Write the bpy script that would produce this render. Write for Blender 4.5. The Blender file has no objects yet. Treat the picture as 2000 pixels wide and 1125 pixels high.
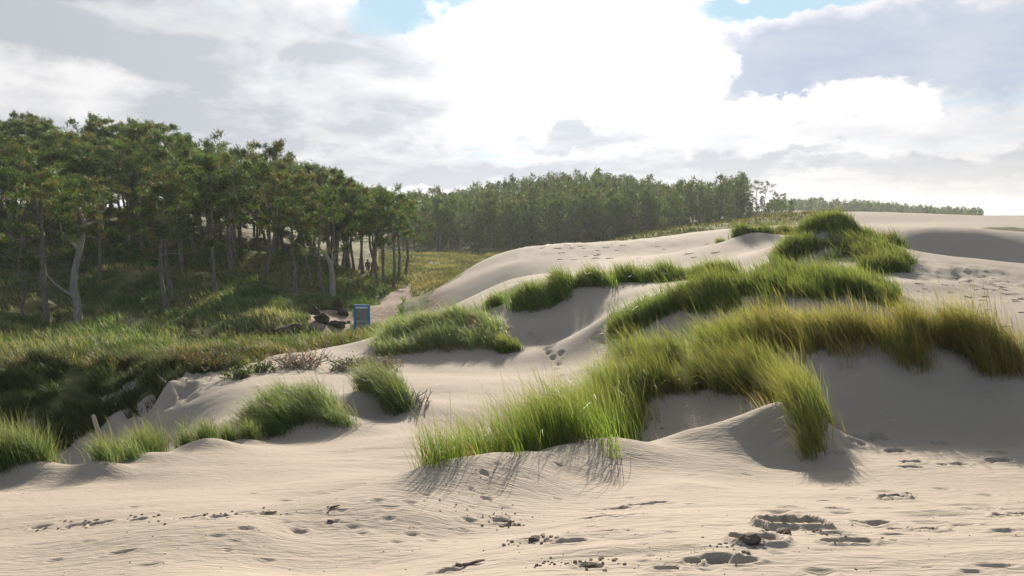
import bpy, bmesh, math, random
import numpy as np
from mathutils import Vector

random.seed(7)
RS = np.random.RandomState(11)
SC = bpy.context.scene
COL = SC.collection

# ------------------------------------------------------------------ camera
F = 1511.0                                   # focal length in pixels of a 2000 px wide frame
PITCH = math.radians(5.45)
EYE = 8.0                                    # eye height over the valley datum (m)
cam_d = bpy.data.cameras.new('camera')
cam = bpy.data.objects.new('camera', cam_d)
COL.objects.link(cam)
cam_d.sensor_width = 36.0
cam_d.lens = 36.0 * F / 2000.0
cam_d.clip_end = 6000.0
cam_d.clip_start = 0.05
cam.location = (0, 0, EYE)
cam.rotation_euler = (math.radians(90) - PITCH, 0, 0)
SC.camera = cam


def ray(px, py):
    u = (px - 1000.0) / F
    v = (py - 562.5) / F
    return np.array([u, math.cos(PITCH) - v * math.sin(PITCH), -math.sin(PITCH) - v * math.cos(PITCH)])


# ------------------------------------------------------------------ world sky
SUN_EL = math.radians(21.0)
SUN_AZ = math.radians(4.5)                   # bearing east of the view axis (+Y)
world = bpy.data.worlds.new('World')
SC.world = world
world.use_nodes = True
wt = world.node_tree
wt.nodes.clear()


class NT:
    """small expression helper for shader node trees"""

    def __init__(self, tree):
        self.t = tree

    def put(self, sock, v):
        if v is None:
            return
        if isinstance(v, bpy.types.NodeSocket):
            self.t.links.new(v, sock)
        else:
            sock.default_value = v

    def m(self, op, a, b=None, c=None, clamp=False):
        n = self.t.nodes.new('ShaderNodeMath')
        n.operation = op
        n.use_clamp = clamp
        self.put(n.inputs[0], a)
        self.put(n.inputs[1], b)
        self.put(n.inputs[2], c)
        return n.outputs[0]

    def ss(self, v, a, b, lo=0.0, hi=1.0):
        n = self.t.nodes.new('ShaderNodeMapRange')
        n.interpolation_type = 'SMOOTHSTEP'
        self.put(n.inputs['Value'], v)
        n.inputs['From Min'].default_value = a
        n.inputs['From Max'].default_value = b
        n.inputs['To Min'].default_value = lo
        n.inputs['To Max'].default_value = hi
        return n.outputs[0]

    def mix(self, f, a, b):
        n = self.t.nodes.new('ShaderNodeMix')
        n.data_type = 'RGBA'
        self.put(n.inputs[0], f)
        for s, v in ((n.inputs[6], a), (n.inputs[7], b)):
            if isinstance(v, tuple) and len(v) == 3:
                v = (*v, 1.0)
            self.put(s, v)
        return n.outputs[2]

    def noise(self, vec, scale, detail=4.0, rough=0.55, dist=0.0, out=0, lac=2.0):
        n = self.t.nodes.new('ShaderNodeTexNoise')
        self.put(n.inputs['Vector'], vec)
        n.inputs['Scale'].default_value = scale
        n.inputs['Detail'].default_value = detail
        n.inputs['Roughness'].default_value = rough
        n.inputs['Lacunarity'].default_value = lac
        n.inputs['Distortion'].default_value = dist
        return n.outputs[out]

    def sep(self, v):
        n = self.t.nodes.new('ShaderNodeSeparateXYZ')
        self.put(n.inputs[0], v)
        return n.outputs

    def comb(self, x, y, z):
        n = self.t.nodes.new('ShaderNodeCombineXYZ')
        for s, v in zip(n.inputs, (x, y, z)):
            self.put(s, v)
        return n.outputs[0]

    def vm(self, op, a, b=None):
        n = self.t.nodes.new('ShaderNodeVectorMath')
        n.operation = op
        self.put(n.inputs[0], a)
        if b is not None:
            self.put(n.inputs[3 if op == 'SCALE' else 1], b)
        return n.outputs[1] if op in ('LENGTH', 'DOT_PRODUCT') else n.outputs[0]


def build_sky():
    w = NT(wt)
    tc = wt.nodes.new('ShaderNodeTexCoord')
    d = w.vm('NORMALIZE', tc.outputs['Generated'])
    x, y, z = w.sep(d)
    zc = w.m('MAXIMUM', z, 0.0)
    sky = wt.nodes.new('ShaderNodeTexSky')
    sky.sky_type = 'NISHITA'
    sky.sun_disc = False
    sky.sun_elevation = SUN_EL
    sky.sun_rotation = SUN_AZ
    sky.altitude = 10
    sky.dust_density = 0.4
    clear = w.vm('SCALE', sky.outputs[0], 0.13)
    # flat cloud deck seen in perspective
    inv = w.m('DIVIDE', 1.0, w.m('ADD', zc, 0.10))
    pl = w.comb(w.m('MULTIPLY', x, inv), w.m('MULTIPLY', y, inv), 0.0)
    n1 = w.noise(pl, 0.95, 6, 0.56, 0.35)
    n2 = w.noise(w.vm('ADD', pl, (7.3, 2.1, 4.0)), 1.7, 5, 0.55, 0.25)
    # direction coordinates with a ragged edge
    az = w.m('ARCTAN2', x, y)
    el = w.m('ARCSINE', z)
    dn = w.noise(w.vm('MULTIPLY', d, (1, 1, 1.7)), 5.0, 4, 0.6, 0.0, out=1)
    df = w.noise(w.vm('MULTIPLY', d, (1, 1, 1.4)), 24.0, 6, 0.62, 0.0, out=1)
    n3 = w.noise(w.vm('MULTIPLY', d, (1, 1, 2.8)), 7.5, 8, 0.6, 0.5)
    dx, dy, dz = w.sep(dn)
    fx, fy, fz = w.sep(df)
    azf = w.m('MULTIPLY_ADD', w.m('SUBTRACT', fx, 0.5), 0.050, az)
    elf = w.m('MULTIPLY_ADD', w.m('SUBTRACT', fy, 0.5), 0.050, el)
    az2 = w.m('MULTIPLY_ADD', w.m('SUBTRACT', dx, 0.5), 0.20, azf)
    el2 = w.m('MULTIPLY_ADD', w.m('SUBTRACT', dy, 0.5), 0.085, elf)

    def blob(px, py, rx, ry, a=1.7, b=0.35, fine=False):
        r = ray(px, py)
        ca = math.atan2(r[0], r[1])
        ce = math.atan2(r[2], math.hypot(r[0], r[1]))
        q = w.m('ADD', w.m('POWER', w.m('MULTIPLY', w.m('SUBTRACT', azf if fine else az2, ca), F / rx), 2.0),
                w.m('POWER', w.m('MULTIPLY', w.m('SUBTRACT', elf if fine else el2, ce), F / ry), 2.0))
        return w.ss(q, a, b)

    def total(lst):
        s = None
        for (amt, *rest) in lst:
            v = w.m('MULTIPLY', blob(*rest), amt)
            s = v if s is None else w.m('ADD', s, v)
        return s

    dark = total([
        (.50, 330, 60, 330, 80), (.50, 90, 30, 220, 80), (.60, 700, 135, 150, 48), (.75, 560, 225, 310, 52),
        (.40, 120, 205, 200, 36), (.55, 780, 330, 260, 36), (.85, 870, 360, 130, 20),
        (.75, 1330, 325, 300, 36), (.60, 1150, 262, 120, 18),
        (.70, 1850, 328, 230, 18), (.45, 1560, 300, 130, 10), (.45, 1700, 362, 330, 9),
    ])
    bluegrey = total([(1.0, 1800, 118, 420, 84, 1.5, 0.6)])
    puff = total([(1.0, 1690, 190, 95, 36, 1.25, 0.75, True), (1.0, 1600, 212, 110, 26, 1.25, .75, True), (1.0, 1765, 196, 60, 32, 1.25, .75, True),
                  (.9, 1812, 208, 22, 30, 1.3, .7, True), (.9, 1450, 222, 200, 26, 1.4, .6, True), (.9, 1395, 135, 42, 52, 1.3, .7, True), (.9, 1330, 170, 90, 50, 1.4, .6, True),
                  (.8, 835, 372, 38, 12, 1.25, .7, True), (.4, 60, 150, 130, 50)])
    gap = total([(1.0, 745, 40, 90, 42, 1.6, .4), (.9, 830, 5, 120, 26, 1.6, .4), (1.0, 1540, 6, 130, 24, 1.6, .4), (.6, 610, 145, 90, 16, 2.2, .2), (.3, 935, 268, 50, 8),
                 (.6, 400, 8, 60, 18), (.4, 1880, 283, 240, 9), (.25, 1400, 246, 110, 8), (.3, 720, 305, 90, 12)])
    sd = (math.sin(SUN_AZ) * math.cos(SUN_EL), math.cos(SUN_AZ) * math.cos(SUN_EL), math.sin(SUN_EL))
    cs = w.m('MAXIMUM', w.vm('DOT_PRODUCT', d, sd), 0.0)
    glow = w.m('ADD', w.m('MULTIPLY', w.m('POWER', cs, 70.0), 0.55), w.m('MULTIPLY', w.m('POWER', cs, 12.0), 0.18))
    shade = w.ss(n2, 0.34, 0.66)
    s = w.m('ADD', w.m('MULTIPLY', shade, 0.35), 0.55)
    s = w.m('SUBTRACT', s, w.m('MULTIPLY', dark, w.ss(n3, .25, .7, 1.25, .6)))
    s = w.m('ADD', s, w.m('MULTIPLY', w.m('SUBTRACT', n3, .52), 1.3))
    s = w.m('ADD', s, w.m('ADD', puff, w.m('MULTIPLY', glow, 0.75)), clamp=True)
    cloud = w.mix(s, (0.59, 0.61, 0.665), (1.0, 0.98, 0.985))
    bg = w.m('MULTIPLY', bluegrey, w.m('SUBTRACT', 1.0, w.m('MINIMUM', puff, 1.0)), clamp=True)
    cloud = w.mix(bg, cloud, w.mix(w.ss(n3, .3, .75), (0.57, 0.65, 0.81), (0.73, 0.76, 0.86)))
    k = w.m('ADD', w.m('MULTIPLY', glow, w.m('SUBTRACT', 1.0, w.m('MULTIPLY', bg, 0.9))), w.ss(cs, 0.05, 0.9, 0.17, 0.47))  # clouds away from the sun dimmed to keep the shade dark
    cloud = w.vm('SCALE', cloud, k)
    cover = w.m('SUBTRACT', w.ss(n1, 0.26, 0.46), gap)
    cover = w.m('ADD', cover, w.m('ADD', w.m('MULTIPLY', dark, 0.7), w.m('ADD', puff, bg)))
    # towards the horizon the deck closes up; unseen behind the viewer it is opened to cool the shade
    cover = w.m('ADD', cover, w.ss(z, 0.16, 0.02, 0.0, 0.45), clamp=True)
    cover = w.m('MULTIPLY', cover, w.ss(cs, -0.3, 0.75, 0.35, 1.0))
    warm = w.m('MULTIPLY', w.ss(z, 0.10, 0.0, 0.0, 0.5), w.ss(az, 0.0, 0.5))
    cloud = w.mix(warm, cloud, (0.58, 0.535, 0.49))
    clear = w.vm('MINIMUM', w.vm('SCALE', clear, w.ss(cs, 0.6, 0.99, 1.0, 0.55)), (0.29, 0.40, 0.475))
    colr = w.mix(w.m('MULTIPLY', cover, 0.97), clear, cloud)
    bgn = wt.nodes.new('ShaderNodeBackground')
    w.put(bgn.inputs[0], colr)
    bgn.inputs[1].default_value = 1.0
    out = wt.nodes.new('ShaderNodeOutputWorld')
    wt.links.new(bgn.outputs[0], out.inputs[0])


build_sky()
world.cycles.sampling_method = 'MANUAL'
world.cycles.sample_map_resolution = 512

sun_d = bpy.data.lights.new('sun', 'SUN')
sun = bpy.data.objects.new('sun', sun_d)
COL.objects.link(sun)
sun_d.energy = 5.0
sun_d.angle = math.radians(0.6)
sun_d.color = (1.0, 0.89, 0.75)
sdir = Vector((math.sin(SUN_AZ) * math.cos(SUN_EL), math.cos(SUN_AZ) * math.cos(SUN_EL), math.sin(SUN_EL)))
sun.rotation_euler = sdir.to_track_quat('Z', 'Y').to_euler()
sun.location = (0, 0, 60)

SC.view_settings.view_transform = 'Standard'
SC.view_settings.look = 'None'
SC.view_settings.exposure = 0.95
SC.view_settings.gamma = 1.0
SC.view_settings.use_curve_mapping = False
SC.render.engine = 'CYCLES'
SC.cycles.use_denoising = True
SC.cycles.max_bounces = 5
SC.cycles.transparent_max_bounces = 8
SC.cycles.volume_bounces = 0


# ------------------------------------------------------------------ noise
def _hash(ix, iy, seed):
    h = (ix.astype(np.int64) * 374761393 + iy.astype(np.int64) * 668265263 + seed * 1274126177) & 0xffffffff
    h = ((h ^ (h >> 13)) * 1274126177) & 0xffffffff
    h = h ^ (h >> 16)
    return (h & 0xffff) / 65535.0


def vnoise(x, y, seed=0):
    ix = np.floor(x); iy = np.floor(y)
    fx = x - ix; fy = y - iy
    fx = fx * fx * fx * (fx * (fx * 6 - 15) + 10); fy = fy * fy * fy * (fy * (fy * 6 - 15) + 10)
    a = _hash(ix, iy, seed); b = _hash(ix + 1, iy, seed)
    c = _hash(ix, iy + 1, seed); d = _hash(ix + 1, iy + 1, seed)
    return (a * (1 - fx) + b * fx) * (1 - fy) + (c * (1 - fx) + d * fx) * fy


def fbm(x, y, oct=4, seed=0, gain=0.5):
    s = 0.0; a = 1.0; t = 0.0
    for i in range(oct):
        s = s + a * vnoise(x * 2 ** i + 17.3 * i, y * 2 ** i - 9.1 * i, seed + i)
        t += a
        a *= gain
    return s / t                                  # 0..1


def sstep(a, b, v):
    t = np.clip((v - a) / (b - a), 0, 1)
    return t * t * (3 - 2 * t)


# ------------------------------------------------------------------ terrain: survey profiles
# per bearing (pixel column): (pixel row, forward distance) for ground in view, (None, distance, height below eye)
def H(d, z):
    return (None, d, z)


PROF = {
    0: [(1125, 4.6), (1050, 6.0), (965, 8.2), (945, 9.1), H(9.8, -3.2), H(11, -3.9), H(14, -5.2), (890, 17.5), (800, 18.8), (725, 20.5),
        (700, 25), (650, 42), (610, 50), (560, 58), (500, 66), (480, 72), H(95, .3), H(130, 1), H(200, -2)],
    100: [(1125, 4.4), (1050, 5.7), (970, 7.9), (940, 9.0), (908, 9.9), H(12, -4.1), H(14.2, -5.2), H(17.2, -5.6), (800, 18.7),
          (722, 20.4), (702, 25), (650, 43), (618, 49.5), (560, 59), (500, 67), H(95, .3), H(130, 1), H(200, -2)],
    200: [(1125, 4.2), (1050, 5.4), (970, 7.6), (943, 9.1), (912, 10.0), H(12, -4.0), H(14.5, -5.1), H(17, -5.4), (800, 18.6),
          (722, 20.3), (705, 25), (650, 44), (625, 49), (560, 60), (500, 68), H(95, 0), H(130, 1), H(200, -2)],
    300: [(1125, 4.0), (1050, 5.2), (970, 7.4), (922, 9.3), (895, 10.2), H(12.2, -3.9), H(15.5, -4.8), (815, 17.2), (770, 18.3),
          (718, 20), (702, 25), (650, 42), (610, 51), (560, 60), (490, 70), H(95, -.4), H(130, .6), H(200, -2)],
    400: [(1125, 3.9), (1050, 5.0), (970, 7.2), (905, 9.7), (880, 10.5), (830, 14.2), (780, 16.8), (735, 19.2), (712, 21), (698, 24),
          (650, 40), (600, 52), (560, 60), (500, 70), (480, 73), H(95, -2.2), H(130, -1.6), H(200, -3)],
    480: [(1125, 3.8), (1050, 4.85), (980, 6.6), (900, 9.8), (872, 11.2), (838, 12.4), (790, 15.2), (745, 17.8), (715, 20.5), (695, 24),
          (650, 40), (600, 52), (560, 60), (500, 70), H(95, -3.4), H(130, -3), H(200, -4)],
    560: [(1125, 4.15), (1060, 4.9), (1020, 5.4), (985, 6.7), (940, 8.4), (880, 10.9), (855, 12.1), (805, 12.9), (780, 15.0), (745, 17.5), (712, 20.8),
          (690, 23), (672, 30), (640, 42), (610, 50), (580, 57), (520, 67), (500, 70), H(95, -4.3), H(130, -4), H(200, -5)],
    640: [(1125, 4.1), (1050, 5.0), (998, 5.7), (962, 7.4), (890, 10.4), (850, 12.2), (820, 12.8), (797, 13.9), (765, 16.4), (715, 20.6),
          (690, 23.2), (672, 29), (642, 42), (610, 49), (583, 57), (530, 67), H(95, -5.5), H(130, -5.4), H(200, -5.5)],
    720: [(1125, 4.0), (1060, 4.8), (972, 6.0), (945, 7.7), (900, 9.8), (850, 12.3), (815, 14.1), (775, 14.8), (752, 17.6), (720, 20.5),
          (688, 23.5), (672, 28), (655, 40), (620, 48), (585, 60), (560, 68), (540, 85), (490, 150), H(200, -6), H(260, -4.5)],
    800: [(1125, 3.8), (1080, 4.5), (1010, 5.3), (950, 6.2), H(7.0, -2.62), (925, 8.3), (870, 11), (820, 13.8), (780, 16), (740, 18.6), (702, 22),
          (680, 23.2), (645, 25.5), H(34, -5.2), H(42, -6.0), (590, 56), (560, 69), (530, 90), (490, 150), H(200, -6), H(250, -4.5)],
    870: [(1125, 3.7), (1065, 4.8), (1000, 5.6), (926, 6.5), H(7.4, -2.8), H(9, -3.15), (850, 11.8), (800, 14.5), (750, 17.5),
          (704, 21.7), (682, 22.8), (636, 25), H(34, -4.8), H(45, -5.9), (570, 60), (552, 66), (525, 92), (490, 148), H(200, -6.2), H(250, -5.0)],
    930: [(1125, 3.55), (1040, 5.15), (970, 6.1), (903, 6.9), H(8.0, -2.85), H(9.4, -3.15), H(11, -3.45), (800, 14.6), (750, 17.6),
          (704, 21.8), (680, 23), (630, 25.3), H(32, -4.3), (575, 40), (545, 50), (515, 58), H(75, -5.4), (500, 125), (490, 148),
          H(165, -6.8), H(200, -4.8), H(245, -3)],
    1000: [(1125, 3.45), (1060, 4.4), (1008, 5.6), (940, 6.5), (885, 7.3), H(8.6, -2.85), H(9.8, -3.0), H(12, -3.6), (790, 15), (740, 18.5), (697, 21.8),
           (658, 24.3), (615, 26.6), (585, 28.5), (560, 33), (545, 40), (520, 50), (497, 60), H(75, -4.8), H(95, -6.4), (491, 147),
           H(165, -6.3), H(200, -3.2), H(240, -.8)],
    1100: [(1125, 3.4), (1050, 4.4), (978, 6.2), (920, 7.0), (867, 7.8), H(9.3, -2.85), H(13, -3.5), (740, 18.3), (705, 20.8), (663, 23.8), (605, 26),
           (568, 27.5), (550, 32), (533, 40), (510, 50), (487, 62), H(80, -4.6), H(100, -6.3), H(147, -7), H(165, -5.5), H(195, -1.8), H(232, 2.0)],
    1200: [(1125, 3.4), (1060, 4.2), (1000, 5.5), (945, 6.95), (895, 7.7), (853, 8.3), H(9.0, -2.8), (846, 9.9), (800, 10.7), (775, 11.3), H(12.4, -2.5), H(14.8, -3.4), H(18, -3.7),
           (650, 21.3), (610, 22.3), (587, 25), (552, 28), (525, 42), (500, 52), (476, 64), H(74, -3.2), (470, 86), H(105, -5.5), H(147, -6.8),
           H(165, -5.5), H(195, -2.0), H(235, 1.6)],
    1350: [(1125, 3.4), (1060, 4.0), (1000, 5.2), (940, 6.8), (895, 8.0), (865, 8.55), (838, 8.95), H(9.5, -2.86), (834, 10.2), (795, 10.8), (760, 11.5), (730, 12.2), (700, 13.0),
           H(15.2, -2.9), H(18, -3.0), (630, 19.8), (590, 21.0), (562, 22.5), (548, 28), (518, 40), (490, 53), (457, 68), H(76, -2.2), (446, 87),
           H(115, -5), H(150, -5.5), H(200, -3.0), H(235, -2.6)],
    1450: [(1125, 3.4), (1060, 4.0), (1000, 5.25), (950, 6.9), (905, 8.0), (865, 8.5), (815, 9.0), H(9.6, -2.68), (806, 10.1), (780, 10.7), (740, 11.4), (705, 12.2),
           (680, 13.0), H(15.5, -2.7), (615, 19.5), (575, 21), (550, 23), (537, 28), (515, 36), (495, 41), (470, 45), (444, 64), H(78, -1.9),
           (430, 96), H(120, -2.5), H(150, -2.5), H(200, -.5), H(240, 1.2)],
    1520: [(1125, 3.4), (1060, 4.0), (1000, 5.3), (955, 6.9), (912, 8.1), (870, 8.5), (830, 8.8), (792, 9.1), H(9.7, -2.5), (768, 10.5), (730, 11.3),
           (692, 12.2), (660, 12.9), H(15, -2.6), (605, 19), (560, 21.3), (542, 23.5), H(28, -2.3), (525, 32), (500, 35), (482, 41),
           (460, 47), (442, 60), H(78, -1.7), (422, 99), H(120, -1.5), H(160, -1), H(200, .5), H(240, 1.6)],
    1600: [(1125, 3.4), (1040, 4.4), (975, 6.2), (925, 7.8), (890, 8.2), (850, 8.5), (815, 8.9), (775, 10), (720, 11.0), (668, 12.0),
           H(14.5, -2.5), (600, 18.7), (560, 21), (542, 23.5), (540, 28.5), (500, 32.5), (470, 34), (450, 35), H(40, -.9), H(50, -1.3), H(80, -1.2), (417, 105),
           H(140, -1.2), H(200, 0), H(250, 0)],
    1660: [(1125, 3.4), (1030, 4.6), (960, 6.6), (915, 7.9), (875, 8.7), (846, 9.5), (800, 10.1), (740, 10.7), (700, 11.2), (655, 11.8), H(14.3, -2.5),
           (605, 18.5), (560, 20.8), (545, 23.5), (520, 29), (485, 32.5), (458, 34.5), H(40, -.95), H(50, -1.3), H(85, -1.1), (423, 112), H(150, -1.5)],
    1720: [(1125, 3.4), (1030, 4.6), (960, 6.6), (910, 7.8), (873, 8.9), (850, 9.7), (800, 10.15), (740, 10.6), (700, 11.0), (657, 11.6),
           H(14, -2.5), (605, 18.5), (570, 21.5), (548, 24.5), (520, 29), (488, 32), H(37, -1.6), H(46, -2.0), (456, 52.5), (440, 75), (427, 115), H(150, -1.5)],
    1800: [(1125, 3.4), (1030, 4.6), (960, 6.6), (910, 7.8), (873, 8.9), (850, 9.7), (800, 10.15), (740, 10.6), (700, 10.9), (664, 11.4), H(13.8, -2.6),
           (600, 19), (550, 24), (520, 28), (493, 33), H(38, -2.6), (497, 49.3), (454, 52), (445, 62), (435, 85), (426, 120), H(160, -1.5)],
    1900: [(1125, 3.4), (1030, 4.6), (960, 6.6), (910, 7.8), (873, 8.9), (850, 9.7), (800, 10.15), (740, 10.6), (705, 10.8), H(13.2, -2.75),
           (620, 18), (580, 22), (540, 27), (504, 32.5), H(37.5, -2.8), (504, 49), (458, 52), (449, 62), (436, 80), (426, 118), H(160, -1.5)],
    2000: [(1125, 3.4), (1030, 4.6), (960, 6.6), (910, 7.8), (875, 8.8), (855, 9.5), (800, 9.95), (760, 10.25), (732, 10.5), H(12.5, -2.9),
           (640, 17), (600, 20), (560, 25), (515, 32), H(37, -2.9), (514, 48.5), (484, 51), (466, 53), (455, 62), (440, 75), (427, 115), H(160, -1.5)],
}


def s_of(y):
    return np.sqrt(y * y + 1.0)


def UV(x, y):
    return x / s_of(y), np.arcsinh(y / 1.5)


pts = []
for px, rows in PROF.items():
    u = (px - 1000) / F
    for r in rows:
        if r[0] is None:
            d, z = r[1], r[2]
        else:
            rr = ray(px, r[0])
            d = r[1]
            z = rr[2] / rr[1] * d
        pts.append((u * d, d, z))
        if px == 0:
            for e in (.22, .55):
                pts.append(((u - e) * d, d, z))
        if px == 2000:
            for e in (.22, .55):
                pts.append(((u + e) * d, d, z))
for u in np.linspace(-1.2, 1.2, 13):
    for d, z in ((1.2, -1.55), (2.2, -1.58)):
        pts.append((u * d + (0 if u > -.3 else 0), d, z + (min(0, u + .15) * .45 if d > 2 else 0)))
    pts.append((u * 2.0, -3.0, -1.6))
    for d, z in ((330, -2.0), (600, -1.8), (1500, -1.6), (3500, -1.5)):
        pts.append((u * d, d, z))
pts = np.array(pts)
KU = 0.75
PU, PV = UV(pts[:, 0], pts[:, 1])
PU = PU * KU


def tpsk(r2):
    return 0.5 * r2 * np.log(r2 + 1e-12)


n = len(pts)
K = tpsk((PU[:, None] - PU[None]) ** 2 + (PV[:, None] - PV[None]) ** 2) + np.eye(n) * 6e-6
Pm = np.stack([np.ones(n), PU, PV], 1)
A = np.block([[K, Pm], [Pm.T, np.zeros((3, 3))]])
W = np.linalg.solve(A, np.concatenate([pts[:, 2], np.zeros(3)]))


def base_h(x, y):
    shp = x.shape
    u, v = UV(x.ravel(), y.ravel())
    u = u * KU
    out = np.empty(u.size)
    for i in range(0, u.size, 20000):
        a = u[i:i + 20000]; b = v[i:i + 20000]
        k = tpsk((a[:, None] - PU[None]) ** 2 + (b[:, None] - PV[None]) ** 2)
        out[i:i + 20000] = k @ W[:n] + W[n] + W[n + 1] * a + W[n + 2] * b
    return out.reshape(shp)


# grid: fine in front, coarse at the sides and far away
us = np.concatenate([np.linspace(-1.25, -.82, 24, endpoint=False), np.linspace(-.82, .82, 660), np.linspace(.82, 1.25, 25)[1:]])


def rows():
    ys = [-6, -4, -2.5, -1.5, -.8, -.2, .3, .7, 1.1, 1.5, 1.9, 2.2]
    y = 2.45
    while y < 1150:
        ys.append(y)
        if y < 10: y *= 1.0042
        elif y < 26: y *= 1.0052
        elif y < 34: y *= 1.0072
        elif y < 110: y *= 1.012
        elif y < 300: y *= 1.025
        else: y *= 1.08
    return np.array(ys)


ysr = rows()
# coarse TPS evaluation, then cubic-free upsample by direct eval on a thinner grid
uc = np.concatenate([np.linspace(-1.25, -.82, 6, endpoint=False), np.linspace(-.82, .82, 221)[:-1], np.linspace(.82, 1.25, 7)])
vc_idx = np.unique(np.concatenate([np.arange(0, len(ysr), 3), [len(ysr) - 1]]))
yc = ysr[vc_idx]
GXc = uc[None, :] * s_of(yc)[:, None]
GYc = np.repeat(yc[:, None], len(uc), 1)
Zc = base_h(GXc, GYc)


def cub(xs, src, Z, axis):
    """Catmull-Rom resample along one axis (non-uniform, finite-difference tangents)"""
    Z = np.moveaxis(Z, axis, 0)
    m = np.gradient(Z, src, axis=0)
    i = np.clip(np.searchsorted(src, xs, side='right') - 1, 0, len(src) - 2)
    h = (src[i + 1] - src[i])
    t = ((xs - src[i]) / h)[:, None]; h = h[:, None]
    out = ((2 * t ** 3 - 3 * t ** 2 + 1) * Z[i] + (t ** 3 - 2 * t ** 2 + t) * h * m[i]
           + (-2 * t ** 3 + 3 * t ** 2) * Z[i + 1] + (t ** 3 - t ** 2) * h * m[i + 1])
    return np.moveaxis(out, 0, axis)


vrow = np.arcsinh(ysr / 1.5)
vrc = np.arcsinh(yc / 1.5)
GZ = cub(us, uc, cub(vrow, vrc, Zc, 0), 1)
GX = us[None, :] * s_of(ysr)[:, None]
GY = np.repeat(ysr[:, None], len(us), 1)


def hgt(x, y):
    """height (below eye) of the finished ground by bilinear lookup"""
    x = np.asarray(x, float); y = np.asarray(y, float)
    u = x / s_of(y)
    fi = np.interp(y, ysr, np.arange(len(ysr)))
    fj = np.interp(u, us, np.arange(len(us)))
    i = np.clip(fi.astype(int), 0, len(ysr) - 2); j = np.clip(fj.astype(int), 0, len(us) - 2)
    a = fi - i; b = fj - j
    return (GZ[i, j] * (1 - a) * (1 - b) + GZ[i + 1, j] * a * (1 - b) + GZ[i, j + 1] * (1 - a) * b + GZ[i + 1, j + 1] * a * b)


def hit(px, py, lo=2.6, hi=300.0):
    """first ground point on the sight line through a measured bearing"""
    r = ray(px, py)
    ds = np.exp(np.linspace(math.log(lo), math.log(hi), 1600))
    z = hgt(r[0] / r[1] * ds, ds)
    k = np.nonzero(r[2] / r[1] * ds <= z)[0]
    d = ds[k[0]] if len(k) else hi
    return r[0] / r[1] * d, d


def X(px, d):
    return (px - 1000) / F * d


# mounds that carry the tufts (column, distance, rise, half widths across / along)
MOUNDS = [(178, 9.45, .17, .34, .26), (255, 10.1, .13, .40, .3), (388, 10.75, .16, .45, .28), (465, 11.4, .10, .30, .25),
          (590, 13.0, .14, .8, .5), (740, 14.8, .16, .6, .5), (30, 9.4, .14, .6, .3),
          (850, 24.4, .30, 2.6, 1.3), (1590, 8.75, .12, .35, .4), (1620, 35.0, .35, 1.8, 1.0), (1470, 45.3, .35, 1.5, 1.0),
          (1560, 33.2, .3, 1.0, .8)]
for px, d, dz, rx, ry in MOUNDS:
    GZ += dz * np.exp(-((GX - X(px, d)) / rx) ** 2 - ((GY - d) / ry) ** 2)

# the near flank: a low crest running from the grass down to the lower left, gentle towards the viewer and steeper behind
FL = [hit(px, py, hi=30) for px, py in ((835, 938), (740, 968), (640, 996), (500, 1022), (330, 1052), (120, 1085), (-150, 1115))]
for (xa, ya), (xb, yb) in zip(FL[:-1], FL[1:]):
    dx_, dy_ = xb - xa, yb - ya
    l2 = dx_ * dx_ + dy_ * dy_
    tpar = np.clip(((GX - xa) * dx_ + (GY - ya) * dy_) / l2, 0, 1)
    qx_ = GX - (xa + tpar * dx_); qy_ = GY - (ya + tpar * dy_)
    sgn = np.sign(qx_ * dy_ - qy_ * dx_)                 # >0 on the viewer's side
    dist_ = np.sqrt(qx_ ** 2 + qy_ ** 2)
    wdt = np.where(sgn * (1 if dx_ < 0 else -1) > 0, .28, .95)
    inc = .13 * np.exp(-(dist_ / wdt) ** 2)
    FLK = inc if (xa, ya) == FL[0] else np.maximum(FLK, inc)
GZ += FLK

# where the ground is turf / heath / forest floor instead of bare sand
VB = np.array([(-900, 17.5), (0, 17.6), (250, 18.0), (330, 19.2), (430, 21.5), (520, 22.6), (600, 25), (720, 28), (745, 33), (775, 36), (805, 41), (850, 52),
               (880, 58), (960, 62), (1080, 66), (1200, 69), (1350, 74), (1450, 78), (1540, 82), (1620, 90), (1700, 126), (1900, 134), (2000, 134), (3000, 134)], float)


def veg_mask(x, y, rough=True):
    px = x / np.maximum(y, .5) * F + 1000
    b = np.interp(px, VB[:, 0], VB[:, 1])
    j = (fbm(x * .35, y * .35, 4, 5) - .5) * .22 if rough else 0
    m = sstep(-.05, .07, np.log(np.maximum(y, .6) / b) + j)
    path = np.exp(-(((px - (735 + (y - 44) * 2.4)) / np.maximum(36 - (y - 47) * .7, 12)) ** 2)) * sstep(41, 47, y) * sstep(80, 58, y)
    path = path + 1.5 * np.exp(-((px - 642) / 46) ** 2 - ((y - 45) / 4.5) ** 2)
    path = path * (.45 + .9 * fbm(x * .8, y * .8, 3, 15))
    far = np.exp(-((px - 2010) / 110) ** 2 - ((y - 66) / 5.0) ** 2) * 1.2
    m = np.maximum(m * (1 - np.clip(path * 1.3, 0, 1)), np.clip(far, 0, .7))
    return np.clip(m, 0, 1)


VEG = veg_mask(GX, GY)
PXG = GX / np.maximum(GY, .5) * F + 1000
SOIL = sstep(31, 40, GY) * sstep(98, 80, GY) * sstep(560, 620, PXG) * sstep(900, 840, PXG)
# the steep bank has bare sandy gullies between its scrub
BANK = sstep(17.0, 17.8, GY) * sstep(21.0, 20.3, GY) * sstep(430, 340, PXG)
gul = fbm(GX * 1.1, GY * .35, 3, 88)
VEG = VEG * (1 - BANK * sstep(.50, .62, gul) * .8)
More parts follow.
